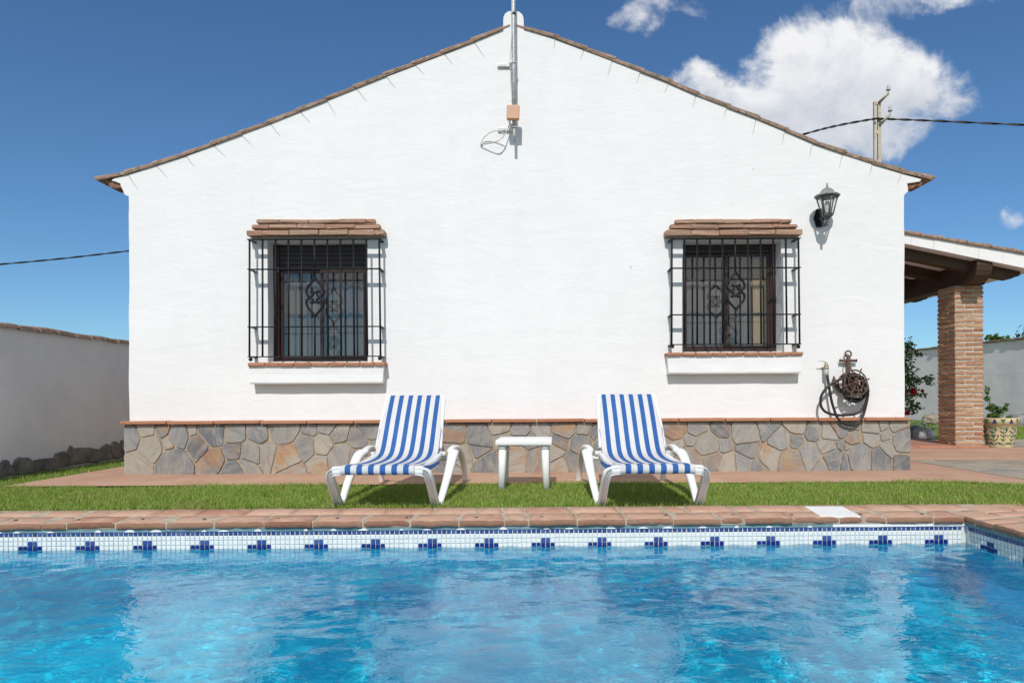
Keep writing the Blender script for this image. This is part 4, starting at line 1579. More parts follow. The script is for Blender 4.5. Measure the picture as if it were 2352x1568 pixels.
for k in range(8):
    a = k * PI / 4 + 0.25
    d = tilt @ Vector((math.cos(a), 0, math.sin(a)))
    mb.tube([wc + d * 0.02, wc + d * WRR * 0.99, wc + d * (WRR + 0.012), wc + d * (WRR + 0.024), wc + d * (WRR + 0.032)], [0.0055, 0.005, 0.005, 0.0078, 0.004], 8)
mb.ball(tuple(wc), 0.024, sz=0.8)
sub(mb, 'ship_wheel', MT['rust'], hang)
mb = MB()
hub = wc + Vector((0, wy_ - ay - 0.0, 0))
mb.tube([wc, Vector((wc.x, 0.0, wc.z))], 0.016, 10)
for k in range(6):
    a = k * PI / 3 + 0.1
    d = Vector((math.cos(a), 0, math.sin(a)))
    mb.tube([Vector((wc.x, 0.012, wc.z)), Vector((wc.x, 0.012, wc.z)) + d * 0.085, Vector((wc.x, -0.02, wc.z)) + d * 0.10], 0.006, 7)
mb.tube([Vector((wc.x, 0.012, wc.z)) + Vector((0.088 * math.cos(t), 0, 0.088 * math.sin(t))) for t in np.linspace(0, 2 * PI, 32)], 0.006, 7)
mb.tube(spline([r5(600, 350, 0.055), r5(572, 420, 0.06), r5(600, 480, 0.07), r5(650, 500, 0.09), r5(690, 560, 0.12)], 6), 0.004, 7)
sub(mb, 'bracket', MT['rust'], hang)

hose = []
for (x, y, d) in ((398, 530, .06), (405, 590, .07), (416, 660, .075), (440, 790, .08), (470, 890, .085), (500, 960, .09), (555, 1012, .095), (630, 1030, .095), (695, 1008, .095), (745, 940, .09), (775, 840, .085), (797, 720, .085), (785, 625, .085)):
    hose.append(p5(x, y, d))
a0 = 0.1
for k in range(1, 58):
    a = a0 + k * 2 * PI / 14
    lap = k / 14
    rx = (112 - 6 * lap) + 9 * math.sin(k * 1.7)
    ry = (108 + 16 * math.sin(lap * 2.1)) + 6 * math.sin(k * 0.9)
    cy = 655 + 22 * max(0.0, -math.sin(a) * -1 if math.sin(a) < 0 else 0) + (26 if math.sin(a) > 0 else -10) * 0.9
    hose.append(p5(662 + rx * math.cos(a) * 1.02, cy + ry * math.sin(a) * (1.0 if math.sin(a) > 0 else 0.95), 0.060 + 0.060 * (0.5 + 0.5 * math.sin(k * 2.3 + lap))))
for (x, y, d) in ((640, 565, .10), (540, 575, .105), (478, 600, .10), (425, 632, .10), (372, 685, .10), (335, 755, .10), (334, 830, .10), (360, 880, .10), (410, 912, .10), (500, 930, .10), (590, 928, .10), (670, 918, .10), (735, 880, .10), (778, 800, .10), (795, 710, .10), (790, 660, .10), (765, 610, .09)):
    hose.append(p5(x, y, d))
mb = MB()
mb.tube(spline(hose, 5), 0.0112, 9)
tag(mb.build('garden_hose', MT['rubber']), 'black rubber hose coiled round the ship wheel and looping below it', 'hose')

# ---------------------------------------------------------------- sun loungers
def lounger():
    root = thing('sun_lounger', 'blue and white striped sun lounger left of the small white table', 'sun lounger', (-0.856, 4.15, 0.0), -0.028, 'striped sun loungers on the lawn')
    P = lambda x, Y, z: Vector((x, Y - 4.20, z))
    W2 = 0.2115
    prof = spline([P(0, 3.965, .212), P(0, 3.925, .222), P(0, 3.918, .250), P(0, 3.945, .270), P(0, 4.10, .266), P(0, 4.30, .256), P(0, 4.50, .255), P(0, 4.66, .266),
                   P(0, 4.74, .292), P(0, 4.80, .355), P(0, 4.90, .487), P(0, 5.00, .605), P(0, 5.060, .668), P(0, 5.090, .668), P(0, 5.108, .645), P(0, 5.085, .600)], 6)
    # sling
    mb = MB()
    V, UV, Fc = [], [], []
    cols = 29
    for q in prof:
        Yw = q.y + 4.20
        seat = 1.0 / (1 + math.exp(-(Yw - 4.04) / 0.03)) * 1.0 / (1 + math.exp((Yw - 4.70) / 0.03))
        back = 1.0 / (1 + math.exp(-(Yw - 4.80) / 0.03))
        half = W2 + 0.040 * seat + 0.012 * back
        for j in range(cols):
            t = -1 + 2 * j / (cols - 1)
            x = half * t
            e = max(0.0, abs(t) - 0.82) / 0.18
            sag = -0.012 * (1 - t * t) * seat
            zz = q.z + sag - 0.052 * e * e * seat
            yy = q.y + (0.018 * e * e * back) + 0.022 * back * (1 - t * t) * 0.6
            xx = x - (0.006 * e * e * seat) * (1 if t > 0 else -1)
            # cut corners at the head end
            V.append(Vector((xx, yy, zz)))
            UV.append((0.5 + x / (2 * W2), len(V) * 0.0002))
    m = len(prof)
    for i in range(m - 1):
        for j in range(cols - 1):
            if i > m - 30 and (j == 0 or j == cols - 2) and prof[i].y + 4.20 > 5.02:
                continue
            Fc.append([i * cols + j, i * cols + j + 1, (i + 1) * cols + j + 1, (i + 1) * cols + j])
    mb.add(V, Fc, smooth=True, uvs=UV)
    sub(mb, 'sling', MT['sling'], root, fix=False)
    # front beam and the two splayed front legs that grow out of it
    mb = MB()
    mb.tube(spline([P(-0.26, 3.955, .236), P(-0.15, 3.955, .240), P(0.15, 3.955, .240), P(0.26, 3.955, .236)], 5), 0.026, 12, square=True)
    mb.tube(spline([P(-0.205, 3.955, .236), P(-0.212, 4.2, .226), P(-0.214, 4.5, .226), P(-0.22, 4.78, .250)], 6), 0.026, 10, square=True, flat=0.75)
    mb.tube(spline([P(0.205, 3.955, .236), P(0.212, 4.2, .226), P(0.214, 4.5, .226), P(0.22, 4.78, .250)], 6), 0.026, 10, square=True, flat=0.75)
    mb.tube([P(-0.26, 4.80, .262), P(0.26, 4.80, .262)], 0.02, 10)
    mb.tube([P(-0.30, 5.16, .20), P(0.30, 5.16, .20)], 0.016, 10)
    sub(mb, 'seat_frame', MT['plastic'], root)
    for sx in (-1, 1):
        # splayed leg: hollow channel, open on its underside
        mb = MB()
        path = spline([P(sx * 0.195, 3.955, .238), P(sx * 0.240, 3.950, .236), P(sx * 0.274, 3.960, .222), P(sx * 0.286, 3.985, .190), P(sx * 0.290, 4.06, .115), P(sx * 0.294, 4.195, -0.025)], 7)
        Vv, Ff = [], []
        n = len(path)
        prof_c = [(-1, 0.0), (-1, 1), (1, 1), (1, 0.0), (0.84, 0.0), (0.80, 0.42), (0.07, 0.42), (0.05, 0.25), (-0.05, 0.25), (-0.07, 0.42), (-0.80, 0.42), (-0.84, 0.0)]
        for i in range(n):
            t = (path[min(i + 1, n - 1)] - path[max(i - 1, 0)]).normalized()
            k = i / (n - 1)
            # up side of the ribbon: away from the ground / outward at the bend
            side = Vector((0, -1, 0.35)) if abs(t.x) > 0.75 else Vector((1, 0, 0)) * sx
            if abs(t.x) <= 0.75:
                width_dir = (Vector((sx, 0, 0)) - t * (sx * t.x)).normalized()
            else:
                width_dir = (Vector((0, 0, 1.0)) - t * t.z).normalized()
            blend = min(1.0, max(0.0, (0.95 - abs(t.x)) / 0.6))
            wd = (Vector((0, -0.2, 1.0)) * (1 - blend) + Vector((sx, 0, 0)) * blend)
            wd = (wd - t * wd.dot(t)).normalized()
            dp = t.cross(wd).normalized()
            if dp.dot(Vector((0, -1.0, -0.6))) > 0:
                dp = -dp
            hw = 0.021
            for (a, b) in prof_c:
                Vv.append(path[i] + wd * (a * hw) + dp * ((b - 0.5) * 0.042))
        mc = len(prof_c)
        for i in range(n - 1):
            for k in range(mc):
                k2 = (k + 1) % mc
                Ff.append([i * mc + k, i * mc + k2, (i + 1) * mc + k2, (i + 1) * mc + k])
        Ff.append(list(range(mc)))
        Ff.append([(n - 1) * mc + k for k in range(mc)])
        mb.add(Vv, Ff)
        sub(mb, 'front_leg', MT['plastic'], root)
        # broad strut from the foot up to the hinge, then over and down to the rear foot
        mb = MB()
        pts = spline([P(sx * 0.300, 4.215, -0.025), P(sx * 0.312, 4.36, .072), P(sx * 0.320, 4.52, .165), P(sx * 0.323, 4.66, .243), P(sx * 0.320, 4.75, .272), P(sx * 0.310, 4.82, .268)], 6)
        rr = [0.018 + 0.021 * min(1, (i / len(pts)) * 1.15) ** 1.0 for i in range(len(pts))]
        rr[-1], rr[-2], rr[-3] = 0.020, 0.031, 0.036
        mb.tube(pts, rr, 12, n0=(1, 0, 0), flat=0.62, square=True)
        sub(mb, 'arm_strut', MT['plastic'], root)
        mb = MB()
        pts = spline([P(sx * 0.296, 4.76, .285), P(sx * 0.302, 4.90, .296), P(sx * 0.312, 5.06, .280), P(sx * 0.320, 5.20, .215), P(sx * 0.325, 5.31, .11), P(sx * 0.327, 5.375, -0.002)], 6)
        mb.tube(pts, [0.0215 + 0.004 * math.sin(i) * 0 for i in range(len(pts))], 12, n0=(1, 0, 0), flat=0.95, square=True)
        sub(mb, 'rear_leg', MT['plastic'], root)
        # back post with the white corner at its head
        mb = MB()
        mb.tube(spline([P(sx * 0.222, 4.80, .30), P(sx * 0.216, 4.915, .470), P(sx * 0.212, 5.02, .605), P(sx * 0.205, 5.062, .655), P(sx * 0.185, 5.072, .667)], 6), 0.013, 10, square=True)
        sub(mb, 'back_post', MT['plastic'], root)
    mb = MB()
    mb.tube([P(-0.195, 5.092, .640), P(0.195, 5.092, .640)], 0.009, 10)
    mb.tube(spline([P(-0.19, 4.95, .50), P(-0.18, 5.05, .36), P(-0.17, 5.14, .22), P(0.17, 5.14, .22), P(0.18, 5.05, .36), P(0.19, 4.95, .50)], 4), 0.010, 8)
    sub(mb, 'back_support', MT['plastic'], root)
    return root


lo1 = lounger()
lo2 = dup(lo1, (0.724, 4.13, 0.0), 0.012, 'blue and white striped sun lounger right of the small white table')

# ---- side table
st_ = thing('side_table', 'small square white plastic table between the two striped loungers', 'table', (0.0, 0.0, 0.0))
tcx, tcy = -0.030, 4.985
st_.location = (tcx, tcy, 0)
st_.rotation_euler = (0, 0, -0.045)
mb = MB()
mb.box((0, 0, 0.336), (0.398, 0.398, 0.037), 0.010)
mb.box((0, 0, 0.351), (0.350, 0.350, 0.014), 0.004)
sub(mb, 'tabletop', MT['plastic'], st_)
for sx in (-1, 1):
    for sy in (-1, 1):
        mb = MB()
        a, b = Vector((sx * 0.150, sy * 0.150, 0.320)), Vector((sx * 0.160, sy * 0.160, -0.005))
        mb.tube([a, a.lerp(b, 0.5), b], [0.027, 0.0255, 0.0235], 12, square=True, n0=(1, 0, 0))
        mb.tube([Vector((sx * 0.15, sy * 0.15, 0.322)), Vector((sx * 0.151, sy * 0.151, 0.286))], 0.028, 12, square=True, n0=(1, 0, 0))
        sub(mb, 'leg', MT['plastic'], st_)
# ---------------------------------------------------------------- boundary walls
LX = -4.40
lw = thing('boundary_wall', 'long low white wall in shade with a footing of stones left of the house', 'wall', (LX, 6.0, 0))


def lsub(m, name, mats, par=lw):
    o = m.build(name, mats)
    o.parent = par
    o.matrix_parent_inverse = Matrix.Translation(-Vector(lw.location))
    return o


mb = MB()
n = 60
V, Fc = [], []
zt = 1.272
for i in range(n + 1):
    y = 1.0 + 20.0 * i / n
    w = 0.006 * mnoise.noise((y * 0.8, 3, 1))
    V += [(LX + w, y, -0.05), (LX + w * 0.5, y, 0.7), (LX + w, y, zt), (LX - 0.22, y, zt), (LX - 0.22, y, -0.05)]
for i in range(n):
    for k in range(4):
        Fc.append([i * 5 + k, i * 5 + k + 1, (i + 1) * 5 + k + 1, (i + 1) * 5 + k])
Fc.append([0, 1, 2, 3, 4])
Fc.append([n * 5 + k for k in range(5)])
mb.add(V, Fc)
lsub(mb, 'plaster_face', MT['plaster_wall'])
mb = MB()
y = 1.0
while y < 20.5:
    l = R.uniform(0.22, 0.27)
    tl = R.uniform(-0.012, 0.012)
    cy = y + l / 2
    V, Fc = [], []
    nn = 8
    r = 0.052 * R.uniform(0.9, 1.1)
    for e, rs in ((0.004, 0.88), (0.02, 1.0), (l - 0.02, 1.0), (l - 0.004, 0.88)):
        for k in range(nn + 1):
            a = PI * k / nn
            V.append((LX - 0.095 + 0.135 * rs * math.cos(a), y + e, zt - 0.008 + tl * (e / l - 0.5) + (r * rs) * math.sin(a) ** 0.6 + 0.004 * mnoise.noise((k * 2, y * 7 + e * 30, 1))))
    for j in range(3):
        for k in range(nn):
            Fc.append([j * 9 + k, j * 9 + k + 1, (j + 1) * 9 + k + 1, (j + 1) * 9 + k])
        Fc.append([j * 9 + nn, j * 9, (j + 1) * 9, (j + 1) * 9 + nn])
    Fc.append(list(range(9)))
    Fc.append([27 + k for k in range(9)])
    mb.add(V, Fc, 0, R.random())
    y += l
lsub(mb, 'tile_coping', MT['rooftile'])
st = [[(0, 760), (20, 690), (60, 640), (120, 580), (150, 585), (180, 640), (270, 730), (280, 845), (0, 885)],
      [(278, 730), (310, 575), (345, 540), (390, 520), (540, 550), (590, 590), (622, 640), (632, 800), (285, 842)],
      [(640, 660), (650, 572), (980, 545), (975, 735), (640, 795)],
      [(985, 700), (995, 535), (1030, 460), (1170, 430), (1215, 490), (1200, 690), (985, 735)],
      [(1205, 660), (1215, 480), (1255, 380), (1280, 330), (1340, 390), (1385, 570), (1350, 670), (1205, 690)],
      [(1368, 660), (1350, 390), (1400, 362), (1490, 350), (1530, 370), (1532, 640)],
      [(1540, 640), (1535, 365), (1740, 385), (1800, 420), (1802, 605)],
      [(1812, 600), (1800, 372), (1920, 300), (1950, 330), (1990, 565)],
      [(2000, 560), (1965, 340), (2040, 250), (2080, 265), (2130, 330), (2160, 540)],
      [(2168, 540), (2140, 330), (2165, 240), (2280, 200), (2300, 530)]]
for pl in st:
    P = []
    for (x, y) in pl:
        px, py = x * .13021, 980 + y * .13021
        du, dv = px - X0, Y0 - py
        Y = (LX + 0.03) * F / (du * CA + dv * SA)
        v = at(px, py, Y)
        P.append(Vector((v.y, v.z)))
    q = []
    m = len(P)
    for k in range(m):
        a, b = P[k], P[(k + 1) % m]
        for t in range(4):
            p = a.lerp(b, t / 4)
            q.append(p + Vector((mnoise.noise((p.x * 9, p.y * 22, 3)), mnoise.noise((p.x * 9, p.y * 22, 8)))) * 0.012)
    c = sum(q, Vector((0, 0))) / len(q)
    k = len(q)
    mb = MB()
    fr = [(LX + 0.030 + R.uniform(-.003, .003), (c + (p - c) * 0.94).x, (c + (p - c) * 0.92).y) for p in q]
    mid = [(LX + 0.020, p.x, p.y) for p in q]
    bk = [(LX - 0.02, p.x, p.y) for p in q]
    mb.add(fr + mid + bk, [list(range(k))] + [[i, (i + 1) % k, k + (i + 1) % k, k + i] for i in range(k)] + [[k + i, k + (i + 1) % k, 2 * k + (i + 1) % k, 2 * k + i] for i in range(k)], 0, R.random())
    lsub(mb, 'footing_stone', MT['dkstone'])

RX = 11.0
rxy = lambda y: 11.2 - 0.11 * (y - 15.4)
rw = thing('garden_wall', 'tall white boundary wall beyond the brick pillar, with a thin tile edge', 'wall', (RX, 15.0, 0))


def rsub(m, name, mats):
    o = m.build(name, mats)
    o.parent = rw
    o.matrix_parent_inverse = Matrix.Translation(-Vector(rw.location))
    return o


mb = MB()
n = 90
V, Fc = [], []
zt = 1.93
for i in range(n + 1):
    y = 9.0 + 26.0 * i / n
    RX = rxy(y)
    w = 0.012 * mnoise.noise((y * 0.9, 1, 5))
    V += [(RX + w, y, -0.05), (RX + w + 0.006 * mnoise.noise((y * 2, 9, 5)), y, 0.6), (RX + w + 0.006 * mnoise.noise((y * 2, 4, 5)), y, 1.3), (RX + w, y, zt), (RX + 0.22, y, zt), (RX + 0.22, y, -0.05)]
for i in range(n):
    for k in range(5):
        Fc.append([i * 6 + k, i * 6 + k + 1, (i + 1) * 6 + k + 1, (i + 1) * 6 + k])
mb.add(V, Fc)
rsub(mb, 'plaster_face', MT['plaster_wall'])
mb = MB()
y = 9.0
while y < 35:
    l = R.uniform(0.17, 0.23)
    ov = R.uniform(0.010, 0.05)
    mb.box((rxy(y) + 0.10 - ov / 2, y + l / 2, zt + 0.020 + R.uniform(-.006, .006)), (0.27 + ov, l - 0.008, 0.032), 0.008, rot=Matrix.Rotation(0.11, 3, 'Z'), tint=R.random(), jit=0.004)
    y += l
rsub(mb, 'tile_coping', MT['rooftile'])

# ---------------------------------------------------------------- porch
porch = thing('porch', 'open porch with sloping tiled roof, dark beams and a brick pillar', 'porch', (5.3, 8.4, 0))


def psub(m, name, mats, par=None):
    o = m.build(name, mats)
    o.parent = par or porch
    o.matrix_parent_inverse = Matrix.Translation(-Vector(porch.location))
    return o


VY = 7.90
SL = [(2030, 527.2, 549.4), (2077, 536.6, 559.0), (2352, 583.6, 615.4), (2420, 595.3, 629.5)]
pv = [(xz(a, b, VY), xz(a, c, VY)) for a, b, c in SL]


def line(i, x):
    """height of the fascia edge (0 top, 1 bottom) at world x"""
    (x0, z0), (x1, z1) = pv[1][i], pv[2][i]
    return z0 + (z1 - z0) * (x - x0) / (x1 - x0)


XA, XB, YB = 3.30, 5.90, 13.5
mb = MB()
jx = [XA] + [at(p, 580, VY).x for p in (2092, 2143.5, 2195, 2247, 2302, 2357)] + [XB]
for a, b in zip(jx[:-1], jx[1:]):
    o = R.uniform(-0.003, 0.003)
    mb.add([(a + 0.002, VY + o, line(1, a)), (b - 0.001, VY + o, line(1, b)), (b + 0.012, VY + o - 0.002, line(0, b)), (a + 0.014, VY + o - 0.002, line(0, a)),
            (a + 0.002, VY + 0.08, line(1, a)), (b - 0.001, VY + 0.08, line(1, b)), (b + 0.012, VY + 0.08, line(0, b)), (a + 0.014, VY + 0.08, line(0, a))],
           [[0, 1, 2, 3], [0, 4, 5, 1], [1, 5, 6, 2], [3, 7, 4, 0]])
psub(mb, 'fascia', MT['plaster'])
mb = MB()
mb.add([(XA, VY + 0.079, line(1, XA) + 0.001), (XB - 0.01, VY + 0.079, line(1, XB - 0.01) + 0.001), (XB - 0.01, YB, line(1, XB - 0.01)), (XA, YB, line(1, XA))], [[0, 1, 2, 3]])
psub(mb, 'ceiling', MT['white'])
mb = MB()
xx = XA
sl = (line(0, 5) - line(0, 4))
i = 0
xs = [XA - 0.1] + [at(p, 560, VY).x for p in (2062, 2110, 2160, 2216, 2272, 2330)] + [XB + 0.08]
for col in range(0, 24):
    for a, b in zip(xs[1:], xs[:-1]):
        d = Vector((b - a, (b - a) * sl)).normalized()
        up = Vector((-d.y, d.x))
        up = up if up.y > 0 else -up
        lo = Vector((a, line(0, a)))
        hi = Vector((b, line(0, b)))
        if col == 0:
            s, e = lo - d * 0.01 + up * 0.003, hi + up * 0.001
            mb.prism([tuple(s), tuple(e), tuple(e + up * 0.016), tuple(s + up * 0.02)], VY - 0.03, VY + 0.25, 0, R.random())
        barrel(mb, tuple(lo - d * 0.015 + up * 0.017), tuple(hi + d * 0.07 + up * 0.008), VY + 0.05 + col * 0.21, 0.080, 0.064, 0.042, R.random())
psub(mb, 'tile_roof', MT['rooftile'])
mb = MB()
mb.add([(XA, VY + 0.07, line(0, XA) + 0.004), (XB, VY + 0.07, line(0, XB) + 0.004), (XB, YB, line(0, XB) + 0.004), (XA, YB, line(0, XA) + 0.004),
        (XA, VY + 0.07, line(1, XA) + 0.02), (XB, VY + 0.07, line(1, XB) + 0.02), (XB, YB, line(1, XB) + 0.02), (XA, YB, line(1, XA) + 0.02)],
       [[0, 1, 2, 3], [4, 5, 6, 7], [1, 2, 6, 5]])
psub(mb, 'roof_deck', MT['soffit'])
# rafters with shaped ends
for k in range(8):
    yc = 8.10 + k * 0.62
    xe = 5.80
    prof = [(XA, line(1, XA) - 0.001), (xe, line(1, xe) - 0.001), (xe, line(1, xe) - 0.035), (xe - 0.02, line(1, xe - .02) - 0.06), (xe - 0.06, line(1, xe - .06) - 0.075), (xe - 0.10, line(1, xe - .1) - 0.105), (xe - 0.14, line(1, xe - .14) - 0.122), (XA, line(1, XA) - 0.122)]
    mb = MB()
    mb.prism(prof, yc - 0.055, yc + 0.055)
    psub(mb, 'rafter', MT['beam'])
# main beam along the yard
bx0, bx1 = 5.215, 5.395
bz0, bz1 = 1.985, 2.225
mb = MB()
prof = [(7.93, bz1), (YB, bz1), (YB, bz0), (8.10, bz0), (8.05, bz0 + 0.010), (8.0, bz0 + 0.035), (7.96, bz0 + 0.075), (7.94, bz0 + 0.13), (7.93, bz0 + 0.18)]
V = [(bx0, p[0], p[1]) for p in prof] + [(bx1, p[0], p[1]) for p in prof]
n = len(prof)
mb.add(V, [list(range(n)), list(range(n, 2 * n))] + [[i, (i + 1) % n, n + (i + 1) % n, n + i] for i in range(n)])
psub(mb, 'beam', MT['beam'])
# brick pillar, course by course
pf = 8.26
c0, c1 = at(2193.6, 840, pf), at(2260.4, 840, pf)
pxa, pxb = c0.x, c1.x
pya, pyb = pf, pf + 0.36
pz0, pz1 = 0.052, bz0 - 0.002
mb = MB()
mb.box(((pxa + pxb) / 2, (pya + pyb) / 2, (pz0 + pz1) / 2), (pxb - pxa - 0.022, pyb - pya - 0.022, pz1 - pz0), 0.0, mat=1)
nC = 34
hC = (pz1 - pz0) / nC
for i in range(nC):
    z = pz0 + (i + 0.5) * hC
    wj = R.uniform(-0.003, 0.003)
    W, D = pxb - pxa, pyb - pya
    cut = 0.36 if i % 2 else 0.64
    def br(x0, x1, y0, y1):
        mb.box(((x0 + x1) / 2, (y0 + y1) / 2, z + R.uniform(-.002, .002)), (x1 - x0 - 0.006, y1 - y0 - 0.006, hC * 0.64), 0.007, tint=R.random(), jit=0.005, rot=Matrix.Rotation(R.uniform(-.012, .012), 3, 'Y'))
    c = pxa + W * cut
    dep = 0.13
    sc = pya + (0.13 if i % 2 == 0 else 0.25)
    o = wj
    br(pxa + o, c - 0.004, pya, sc)
    br(c + 0.004, pxb + o, pya, pya + dep)
    br(pxa + o, pxa + dep + o, sc + 0.004, pyb)
    br(pxb - dep + o, pxb + o, pya + dep + 0.004, pyb)
    br(pxa + dep + 0.004, pxb - dep - 0.004, pyb - dep, pyb)
psub(mb, 'brick_pillar', [MT['pillar'], MT['pilmortar']])

# ---------------------------------------------------------------- ground, paving
mb = MB()
far = 260.0
gz = -0.006
bx_, by_ = 2.90, 4.045
mb.add([(-far, by_ - 0.05, gz), (far, by_ + 0.02, gz), (far, far, gz), (-far, far, gz)], [[0, 1, 2, 3]])
mb.add([(bx_ - 0.05, -far, gz), (far, -far, gz), (far, by_ + 0.02, gz), (bx_ - 0.05, by_ - 0.012, gz)], [[0, 1, 2, 3]])
mb.add([(-far, -far, gz), (bx_ - 0.05, -far, gz), (bx_ - 0.05, PB - 0.02, gz), (-far, PB - 0.02, gz)], [[0, 1, 2, 3]])
mb.add([(-far, PB - 0.02, gz), (PW - 0.02, PB - 0.02, gz), (PW - 0.02, by_ - 0.05, gz), (-far, by_ - 0.05, gz)], [[0, 1, 2, 3]])
ground = struct(mb.build('lawn_ground', MT['lawn']))

PXL, PYF = -3.93, 5.10
mb = MB()
pz = 0.010
# strip in front of the house and its return along the left side
pts = [(PXL, PYF), (3.768, PYF - 0.5), (3.768, 7.6), (3.2, 7.6), (3.2, 6.03), (PXL, 6.03)]
mb.add([(PXL, PYF, pz), (3.2, PYF, pz), (3.768, PYF - 0.35, pz), (3.768, 7.6, pz), (3.2, 7.6, pz), (3.2, 6.03, pz), (PXL, 6.03, pz)], [[0, 1, 2, 3, 4, 5, 6]])
pts = [(PXL, 6.03), (-3.3, 6.03), (-3.3, 14.0), (PXL, 14.0)]
mb.add([(x, y, pz) for x, y in pts] + [(x, y, -0.05) for x, y in pts], [[0, 1, 2, 3], [3, 7, 4, 0]])
struct(mb.build('terracotta_path', MT['terracotta']))
# flagstones right of the house
g = lambda px, py, z: (lambda v: (v.x * ((z - H) / (v.z - H)), (z - H) / (v.z - H), z))(at(px, py, 1.0))
mb = MB()
f0, f1, f2, f3 = g(2040, 1049, 0.014), g(2093, 1058.5, 0.014), g(2352, 1102, 0.014), g(2700, 1160, 0.014)
b0, b3 = g(2000, 1051, 0.014), g(2900, 1051, 0.014)
fl = [f1, f2, f3, b3, (4.0, b0[1], 0.014), (3.2, 7.0, 0.014)]
mb.add([(3.77, 4.4, 0.012), (9.0, 4.4, 0.012), (9.0, b3[1], 0.012), (3.77, b3[1], 0.012)], [[0, 1, 2, 3]])
struct(mb.build('flagstone_paving', MT['flags']))
mb = MB()
y1, y2 = g(2200, 1051, 0.018)[1], g(2200, 1034, 0.018)[1]
mb.add([(3.2, y1, 0.022), (9.0, y1, 0.022), (9.0, y2 + 0.35, 0.022), (3.2, y2 + 0.35, 0.022), (3.2, y1, -0.02), (9.0, y1, -0.02)], [[0, 1, 2, 3], [0, 4, 5, 1]])
struct(mb.build('terracotta_kerb', MT['terracotta']))
mb = MB()
sx1 = at(2271, 1028, 8.2).x
x = 3.25
while x < sx1 - 0.02:
    l = min(0.475, sx1 - x)
    mb.box((x + l / 2, 8.19 + 0.15, 0.038), (l - 0.004, 0.30, 0.030), 0.004, tint=R.random())
    x += l
mb.add([(3.25, 8.33, 0.0525), (sx1, 8.33, 0.0525), (sx1, 10.2, 0.0525), (3.25, 10.2, 0.0525), (sx1, 8.33, 0), (sx1, 10.2, 0)], [[0, 1, 2, 3], [1, 4, 5, 2]])
struct(mb.build('porch_step', MT['steptile']))
mb = MB()
mb.add([(sx1 + 0.002, y2 + 0.20, 0.0145), (10.2, y2 + 0.20, 0.0145), (10.2, 10.0, 0.0145), (sx1 + 0.002, 10.0, 0.0145)], [[0, 1, 2, 3]])
struct(mb.build('flagstone_paving', MT['flags']))


# ---------------------------------------------------------------- grass
def blades(name, pts, hmin, hmax, wid, seed=1, lean=0.45):
    rg = np.random.default_rng(seed)
    n = len(pts)
    h = hmin + (hmax - hmin) * rg.random(n) ** 1.6
    # tufts and worn spots
    cl = 0.5 + 0.5 * np.sin(pts[:, 0] * 3.1 + 1.7 * np.sin(pts[:, 1] * 4.3)) * np.sin(pts[:, 1] * 5.2 + 1.3 * np.sin(pts[:, 0] * 2.2))
    h *= 0.75 + 0.4 * cl
    th = rg.random(n) * 2 * PI
    ln = rg.random(n) * lean * h
    la = rg.random(n) * 2 * PI
    w = wid * (0.7 + 0.6 * rg.random(n))
    bx, by = np.cos(th) * w / 2, np.sin(th) * w / 2
    z0 = np.full(n, -0.006)
    b1 = np.stack([pts[:, 0] - bx, pts[:, 1] - by, z0], -1)
    b2 = np.stack([pts[:, 0] + bx, pts[:, 1] + by, z0], -1)
    mx, my = np.cos(la) * ln * 0.35, np.sin(la) * ln * 0.35
    m1 = np.stack([pts[:, 0] - bx * 0.8 + mx, pts[:, 1] - by * 0.8 + my, h * 0.55], -1)
    m2 = np.stack([pts[:, 0] + bx * 0.8 + mx, pts[:, 1] + by * 0.8 + my, h * 0.55], -1)
    tp = np.stack([pts[:, 0] + np.cos(la) * ln, pts[:, 1] + np.sin(la) * ln, h], -1)
    V = np.stack([b1, b2, m1, m2, tp], 1).reshape(-1, 3)
    k = np.arange(n)[:, None] * 5
    F3 = np.concatenate([k + np.array([[0, 1, 3]]), k + np.array([[0, 3, 2]]), k + np.array([[2, 3, 4]])], 1).reshape(-1, 3)
    tint = np.repeat(np.clip(rg.normal(0.45, 0.27, n) + (rg.random(n) < 0.05) * 0.5, 0, 1), 3)
    return stuff(link_np(name, V, F3, MT['grass'], tint=tint))


def scatter(x0, x1, y0, y1, dens, ok, seed):
    rg = np.random.default_rng(seed)
    n = int((x1 - x0) * (y1 - y0) * dens)
    p = np.stack([x0 + (x1 - x0) * rg.random(n), y0 + (y1 - y0) * rg.random(n)], -1)
    return p[ok(p[:, 0], p[:, 1])]


def front_ok(x, y):
    back = YC + 0.333 + x * YAW + 0.010 * np.sin(x * 3.1) + 0.006 * np.sin(x * 9.3)
    wob = 0.030 * np.sin(x * 2.3 + 0.5) + 0.018 * np.sin(x * 7.1) + 0.010 * np.sin(x * 23.0)
    pf_ = PYF + 0.035 + wob - 0.13 * np.exp(-((x + 3.1) / 0.30) ** 2) + 0.0 * x
    pf_ = np.where(x > 3.2, pf_ - 0.48 * (x - 3.2), pf_)
    leftgap = x < PXL + 0.02 * np.sin(y * 5)
    a = (y > back) & (y < pf_)
    a |= (x < PXL + 0.012 * np.sin(y * 5) + 0.008 * np.sin(y * 17)) & (y > back)
    # rounded outer corner of the coping
    cx, cy = XC + 0.16, YC + 0.02
    rx = np.where(y > cy, ((x - cx) / 0.36) ** 2 + ((y - cy) / 0.36) ** 2, 9.0)
    a &= ~((x > cx) & (y > cy) & (rx < 1))
    b = (x > XC + 0.50 + 0.01 * np.sin(y * 9)) & (y <= cy) | ((x > cx) & (y > cy) & (rx >= 1) & (y < pf_))
    return ((a & (x <= cx)) | (a & (x > cx) & (y > cy)) | b) & (x > LX + 0.03)


